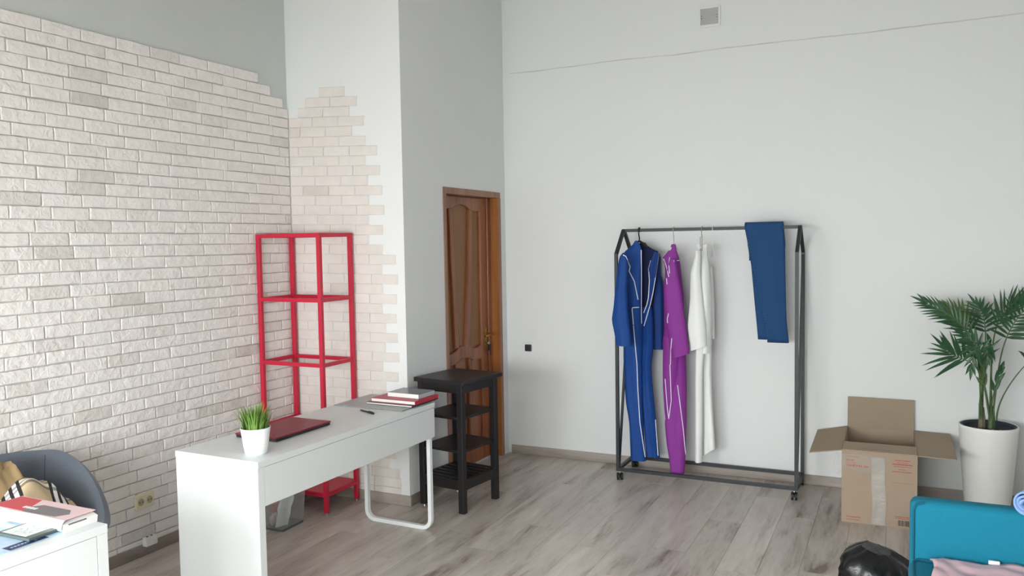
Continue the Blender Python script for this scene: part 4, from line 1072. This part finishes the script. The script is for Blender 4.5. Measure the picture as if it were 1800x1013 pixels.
frond(B2+Vector((0.03, 0, 0.05)), [P(1756, 710, 1.16), P(1775, 660, 1.14), P(1830, 600, 1.1), P(1870, 575, 1.05)], 0.62, 10, 0.16, 0.008, M_leaf, seed=6, droop=0.4, fan=(1.1, 0.3), stem_r=0.005)
frond(B1, [P(1716, 690, 1.12), P(1742, 660, 1.06), P(1744, 610, 1.02), P(1700, 585, 0.98)], 0.66, 8, 0.15, 0.009, M_leaf, seed=7, droop=0.15, fan=(1.0, 0.3))
frond(B2, [P(1742, 710, 1.12), P(1732, 670, 1.1), P(1728, 640, 1.09)], 0.55, 3, 0.10, 0.012, M_leaf2, seed=8, droop=0.05, fan=(0.35, 0.2), tip=True)
frond(B2, [P(1745, 715, 1.14), P(1752, 680, 1.13), P(1762, 650, 1.12)], 0.55, 3, 0.10, 0.012, M_leaf, seed=9, droop=0.05, fan=(0.35, 0.2), tip=True)
frond(B1, [P(1728, 640, 1.24), P(1722, 590, 1.27), P(1712, 560, 1.29), P(1668, 545, 1.30)], 0.60, 10, 0.14, 0.009, M_leaf2, seed=10, droop=0.1, fan=(1.0, 0.35))
frond(B1, [P(1726, 640, 1.10), P(1732, 575, 1.04), P(1716, 585, 0.99), P(1712, 640, 0.97)], 0.66, 5, 0.10, 0.009, M_leaf, seed=11, droop=0.15, fan=(0.8, 0.3))
frond(B2, [P(1742, 650, 1.14), P(1752, 585, 1.08), P(1742, 580, 1.03), P(1738, 625, 1.0)], 0.66, 5, 0.10, 0.009, M_leaf, seed=12, droop=0.1, fan=(0.8, 0.3))
for (c, h, r0) in (((4.163, 1.165, 0.525), 0.155, 0.013), ((4.176, 1.175, 0.525), 0.13, 0.011), ((4.214, 1.17, 0.525), 0.12, 0.014), ((4.226, 1.185, 0.525), 0.14, 0.012)):
    b = BM(); tube(b, [c, (c[0]+0.001, c[1], c[2]+h*0.5), (c[0]-0.003, c[1], c[2]+h)], [r0*1.15, r0, r0*0.75], 9); obj('trunk', b, M_stemold if c[0] < 4.2 else M_stem, palm)

# ------------------------------------------------------------------ teal sofa and what lies on it
so = thing('sofa', 'teal upholstered sofa at the lower right corner', 'sofa', (4.40, -1.45, 0))
SXL, SXR, SYF, SYB = 3.768, 5.20, -1.02, -0.925
b = BM(); box(b, (SXL, SYF, 0.16), (SXR, SYB, 0.697), 0.03, seg=4)
for f in b.faces: f.smooth = f.calc_area() < 0.02
obj('backrest', b, M_teal, so)
b = BM(); box(b, (SXL-0.004, -1.80, 0.15), (SXR, SYF+0.004, 0.478), 0.03, seg=4)
for f in b.faces: f.smooth = f.calc_area() < 0.02
obj('seat', b, M_teal, so)
b = BM(); tube(b, [(SXL+0.012, SYF-0.001, 0.478), (SXL+0.012, SYF-0.001, 0.66), (SXL+0.02, SYF-0.001, 0.685), (SXL+0.045, SYF+0.001, 0.6925)], 0.0045, 8); obj('welt', b, M_teal_dark, so)
b = BM(); tube(b, [(SXL+0.014, -1.76, 0.476), (SXL+0.014, SYF-0.02, 0.476), (SXL+0.03, SYF-0.006, 0.481), (SXR-0.03, SYF-0.006, 0.481)], 0.0045, 8); obj('welt', b, M_teal_dark, so)
for x in (SXL+0.08, SXR-0.08):
    for y in (-1.72, -0.92):
        b = BM(); tube(b, [(x, y, 0), (x, y, 0.155)], [0.018, 0.026], 12); obj('leg', b, M_black, so)
def pink(u, v):
    x = 3.833+0.62*u; y = -1.05-0.50*v-0.012*math.sin(u*9)
    f = noise.noise(Vector((u*6, v*5, 2.0)))
    rz = 0.4835+0.011+0.022*abs(f)+0.02*abs(math.sin(u*11+v*6))*(0.3+0.7*v)
    if v < 0.06 and u > 0.05: rz += 0.006
    return Vector((x+0.012*math.sin(v*8), y, rz))
b = BM(); grid(b, 44, 30, pink)
pk = thing('pink_garment', 'pale pink satin garment lying on the teal sofa seat', 'garment', (4.1, -1.3, 0.48))
obj('cloth', b, M_pinkcloth, pk, solid=0.006)
b = BM(); box(b, (4.02, -1.052, 0.506), (4.055, -1.044, 0.520), 0.001); obj('white_tag', b, M_plwhite, pk)
def rolled(name, label, c, r, L, axis_yaw, seed, m=M_lightdenim):
    t = thing(name, label, 'garment', (c[0], c[1], c[2]-r))
    b = BM(); d = Vector((math.cos(axis_yaw), math.sin(axis_yaw), 0)); s = Vector((-d.y, d.x, 0)); n = 150
    def fn(u, v):
        a = v*2*PI*2.6; rad = r*(0.30+0.70*v)
        k = 1+0.10*noise.noise(Vector((u*4, v*9, seed)))
        x = (u-0.5)*L*(1+0.06*math.sin(v*13+seed))
        return Vector(c)+d*x+(s*math.cos(a)+Vector((0, 0, 1))*math.sin(a))*rad*k*0.97
    grid(b, 10, 64, fn); obj('cloth', b, m, t, solid=0.006)
    return t
rolled('rolled_denim', 'rolled light blue denim garment lying on top of the sofa backrest', (4.20, -0.935, 0.745), 0.047, 0.34, 1.1, 1.0)
rolled('rolled_denim', 'rolled light blue denim garment on the sofa seat beside the pink one', (4.20, -1.50, 0.592), 0.052, 0.34, 1.25, 2.0)

# ------------------------------------------------------------------ bin bag
bg = thing('bin_bag', 'black plastic bin bag on the floor left of the teal sofa', 'bag', (3.665, -0.62, 0))
b = BM(); NA, NZ = 72, 26; rings = []
for j in range(NZ+1):
    v = j/NZ; ring = []
    for i in range(NA):
        a = 2*PI*i/NA; c, s_ = math.cos(a), math.sin(a)
        pl = 1-2*abs(noise.noise(Vector((c*1.5, s_*1.5, v*1.2+3))))
        pleat = abs(((a*5/(2*PI)+0.8+0.35*v+0.3*noise.noise(Vector((c, s_, 5)))) % 1)-0.5)*2
        prof = (0.86+0.20*math.sin(PI*min(1, v*1.25))) if v < 0.62 else 1.04*(1-((v-0.62)/0.38)**2.2*0.62)
        k = prof*(1+0.10*pl+0.12*(pleat-0.5)*min(1, 0.3+v)+0.10*(0.5-2*abs(noise.noise(Vector((c*3.2+2, s_*3.2, v*3.4)))))+0.04*noise.noise(Vector((c*8, s_*8, v*9))))
        z = 0.36*v+0.05*pl*v*(1-v)*2-0.06*max(0, v-0.8)**1.0*(1-pl)+0.008*(pleat-0.5)*v-0.012*c*v
        ring.append(b.verts.new((0.142*k*c-0.018*v, 0.125*k*s_, max(0.0, z))))
    rings.append(ring)
for A, B in zip(rings, rings[1:]):
    for i in range(NA): b.faces.new((A[i], A[(i+1) % NA], B[(i+1) % NA], B[i])).smooth = True
b.faces.new(rings[0][::-1]); b.faces.new(rings[-1])
o = obj('bag', b, M_bag, bg, local=True)

# ------------------------------------------------------------------ grey tub chair and the coat on it
CX, CY, CRZ = 0.42, -2.255, -0.60
ch = thing('tub_chair', 'grey felt tub chair holding a beige coat, behind the lower left desk', 'chair', (CX, CY, 0), CRZ)
def rim(phi):
    a = abs(phi); s = max(0.0, min(1.0, (a-math.radians(28))/math.radians(75))); s = s*s*(3-2*s)
    return 0.755-0.26*s
def shell(u, v, off=0.0):
    phi = math.radians(-104+208*u); z = 0.40+(rim(phi)-0.40)*v
    R = (0.285+0.062*v**0.8)+off
    return Vector((-R*math.cos(phi)*(0.98), R*math.sin(phi)*1.0, z))
b = BM()
nu, nv = 48, 12
In = [[b.verts.new(shell(i/nu, j/nv, -0.022)) for j in range(nv+1)] for i in range(nu+1)]
Ou = [[b.verts.new(shell(i/nu, j/nv, 0.022)) for j in range(nv+1)] for i in range(nu+1)]
Tp = [b.verts.new(shell(i/nu, 1, 0)+Vector((0, 0, 0.018))) for i in range(nu+1)]
def q4(*v):
    f = b.faces.new(v); f.smooth = True
for i in range(nu):
    for j in range(nv):
        q4(In[i][j], In[i+1][j], In[i+1][j+1], In[i][j+1]); q4(Ou[i][j], Ou[i][j+1], Ou[i+1][j+1], Ou[i+1][j])
    q4(In[i][nv], In[i+1][nv], Tp[i+1], Tp[i]); q4(Tp[i], Tp[i+1], Ou[i+1][nv], Ou[i][nv]); q4(In[i][0], Ou[i][0], Ou[i+1][0], In[i+1][0])
for i in (0, nu):
    for j in range(nv): q4(In[i][j], In[i][j+1], Ou[i][j+1], Ou[i][j])
    b.faces.new((In[i][nv], Tp[i], Ou[i][nv]))
obj('shell', b, M_chair, ch, local=True)
b = BM()
for ph in (0.52,):
    u = ph
u = (24+104)/208
tube(b, [shell(u, k/10, -0.0225) for k in range(1, 11)], 0.0018, 5); obj('seam', b, mat('grey_felt_seam', (70, 75, 84), 0.95), ch, local=True)
b = BM(); lathe(b, [(0.0005, 0.36), (0.24, 0.36), (0.275, 0.385), (0.272, 0.43), (0.24, 0.452), (0.0005, 0.46)], n=40); obj('seat_cushion', b, M_chair, ch, local=True)
for a in (45, 135, 225, 315):
    b = BM(); c, s = math.cos(math.radians(a)), math.sin(math.radians(a)); tube(b, [(c*0.16, s*0.16, 0.362), (c*0.25, s*0.25, 0.0)], [0.017, 0.011], 10); obj('leg', b, M_black, ch, local=True)
ct = thing('coat', 'crumpled tan coat with beige check lining lying on the grey chair', 'coat', (0.50, -2.27, 0.46))
def pw(x, tab):
    for (a, p), (c, q) in zip(tab, tab[1:]):
        if a <= x <= c:
            f = (x-a)/(c-a); f = f*f*(3-2*f); return p+(q-p)*f
    return tab[0][1] if x < tab[0][0] else tab[-1][1]
def coat(u, v):
    x = 0.20+0.34*u; y = -2.54+0.46*v
    top = pw(y, [(-2.54, 0.60), (-2.46, 0.76), (-2.33, 0.84), (-2.24, 0.80), (-2.15, 0.64), (-2.08, 0.47)])
    hgt = max(0.0, (top-0.47))*math.exp(-((u-0.45)/0.42)**4)
    n = abs(noise.noise(Vector((x*12, y*12, 1.5))))*0.10+abs(noise.noise(Vector((x*28, y*28, 4.5))))*0.035
    return Vector((x+0.05*noise.noise(Vector((x*9, y*9, 8))), y, 0.474+hgt+(n-0.03)*min(1, hgt*7)))
b = BM(); grid(b, 44, 48, coat); obj('coat_shell', b, M_tan, ct, solid=0.006)
def lining(u, v):
    y = -2.50+0.53*v; x = 0.43+0.24*u-0.06*v
    top = pw(y, [(-2.50, 0.56), (-2.36, 0.66), (-2.20, 0.715), (-2.12, 0.69), (-2.05, 0.60), (-1.985, 0.475)])
    hgt = (top-0.474)*(1-max(0, (u-0.35)/0.65)**1.6)*(1-max(0, (0.22-u)/0.22)**2*0.7)
    wv = 0.014*math.sin(v*13+u*4)+0.02*noise.noise(Vector((u*5, v*6, 9.1)))
    return Vector((x, y, 0.480+max(0, hgt+wv*min(1, hgt*6))))
b = BM(); grid(b, 36, 50, lining, uv=lambda u, v: (v*2.6+u*0.55, u*1.6-v*0.5)); obj('check_lining', b, M_plaid, ct, solid=0.005)

# ------------------------------------------------------------------ papers on the second desk
def flat(name, label, cat, pts, z, h, m, rz=0.0):
    """thin sheet from its plan corners"""
    cx = sum(p[0] for p in pts)/len(pts); cy = sum(p[1] for p in pts)/len(pts)
    t = thing(name, label, cat, (cx, cy, z)); b = BM(); prism(b, pts, 'z', z, z+h); obj('sheet', b, m, t); return t
br = flat('brochure', 'glossy pale blue brochure with navy strip under the e-reader', 'brochure', [(1.264, -2.98), (1.264, -2.60), (0.99, -2.60), (0.99, -2.98)], ZD, 0.004, M_gloss)
b = BM(); box(b, (1.226, -2.790, ZD+0.004), (1.268, -2.665, ZD+0.0045)); q = obj('navy_strip', b, M_navyprint, br)
b = BM()
for k in range(6): box(b, (1.243, -2.775+k*0.011, ZD+0.0045), (1.250, -2.768+k*0.011, ZD+0.0047))
box(b, (1.234, -2.700, ZD+0.0045), (1.256, -2.697, ZD+0.0047)); box(b, (1.238, -2.694, ZD+0.0045), (1.250, -2.680, ZD+0.0047)); obj('lettering', b, M_gloss, q)
b = BM(); box(b, (1.00, -2.97, ZD+0.004), (1.19, -2.80, ZD+0.0044)); obj('photo_print', b, mat('beige_photo_print', (176, 160, 150), 0.3, var=0.4, vscale=30), br)
er = thing('e_reader', 'dark green e-reader with pale screen lying on the brochure', 'e-reader', (1.172, -2.665, ZD+0.0047), 0.02)
b = BM(); box(b, (-0.080, -0.058, 0), (0.080, 0.056, 0.010), 0.003, seg=2); obj('casing', b, M_ereader, er, local=True)
b = BM(); box(b, (-0.066, -0.047, 0.0098), (0.052, 0.046, 0.0106)); q = obj('screen', b, mat('pale_screen', (214, 220, 218), 0.35), er, local=True)
b = BM(); r = random.Random(5)
for k in range(26):
    x, y = r.uniform(-0.03, 0.035), r.uniform(-0.035, 0.03); a = r.uniform(0, PI)
    tube(b, [(x, y, 0.0106), (x+0.014*math.cos(a), y+0.014*math.sin(a), 0.0106)], 0.0006, 4)
obj('screen_drawing', b, mat('grey_screen_ink', (150, 160, 160), 0.5), q, local=True)
pp = flat('paper_sheet', 'white sheet with blue handwriting left of the thick open book', 'paper', [(0.99, -2.98), (0.99, -2.76), (0.815, -2.70), (0.80, -2.98)], ZD, 0.002, M_paper)
b = BM(); r = random.Random(9)
for k in range(9):
    x = 0.83+k*0.017; y = -2.93
    while y < -2.76:
        l = r.uniform(0.008, 0.02); box(b, (x, y, ZD+0.002), (x+0.0022, y+l, ZD+0.0023)); y += l+0.006
obj('handwriting', b, M_bluegrey, pp)
# thick paperback, folded open: white pages in front, red cover bent back behind
bk = thing('open_book', 'thick open paperback with red and white cover on the lower left desk', 'book', (1.12, -2.56, ZD), 0.0)
b = BM()
prof = [(1.270, 0.0), (1.274, 0.024), (1.250, 0.0315), (1.18, 0.0355), (1.05, 0.037), (0.93, 0.034), (0.87, 0.026), (0.865, 0.0)]
prism(b, [(x, ZD+z) for x, z in prof], 'y', -2.612, -2.492); obj('page_block', b, M_pages, bk)
b = BM()
def fold(u, v):
    x = 1.268-0.30*u; y = -2.606-0.016*math.sin(v*PI/2); z = ZD+0.0375+0.003*math.sin(u*PI)-0.030*(1-math.cos(v*PI/2))
    return Vector((x, y-0.004*u*v, z+0.001))
grid(b, 12, 8, fold); obj('turned_page', b, M_paper, bk, solid=0.002)
b = BM(); box(b, (0.872, -2.604, ZD+0.0372), (1.262, -2.490, ZD+0.0398), 0.0006); cv = obj('cover', b, M_pinkprint, bk)
b = BM(); prism(b, [(0.875, -2.598), (1.04, -2.598), (1.02, -2.55), (0.99, -2.495), (0.875, -2.495)], 'z', ZD+0.0398, ZD+0.0403); obj('red_print', b, M_coverred, cv)
b = BM(); prism(b, [(1.04, -2.60), (1.20, -2.596), (1.225, -2.56), (1.19, -2.53), (1.05, -2.53), (1.02, -2.56)], 'z', ZD+0.0398, ZD+0.0404); obj('grey_print', b, M_greyprint, cv)
b = BM()
for k in range(4): box(b, (1.0+k*0.018, -2.575, ZD+0.0404), (1.013+k*0.018, -2.560, ZD+0.0407))
obj('lettering', b, M_paper, cv)
b = BM(); prism(b, [(1.2745, -2.60), (1.2755, -2.535), (1.2745, -2.54)], 'z', ZD+0.022, ZD+0.027); obj('page_gap_shade', b, M_greyprint, bk)  # solid grey sliver painting the shade of a gap between pages
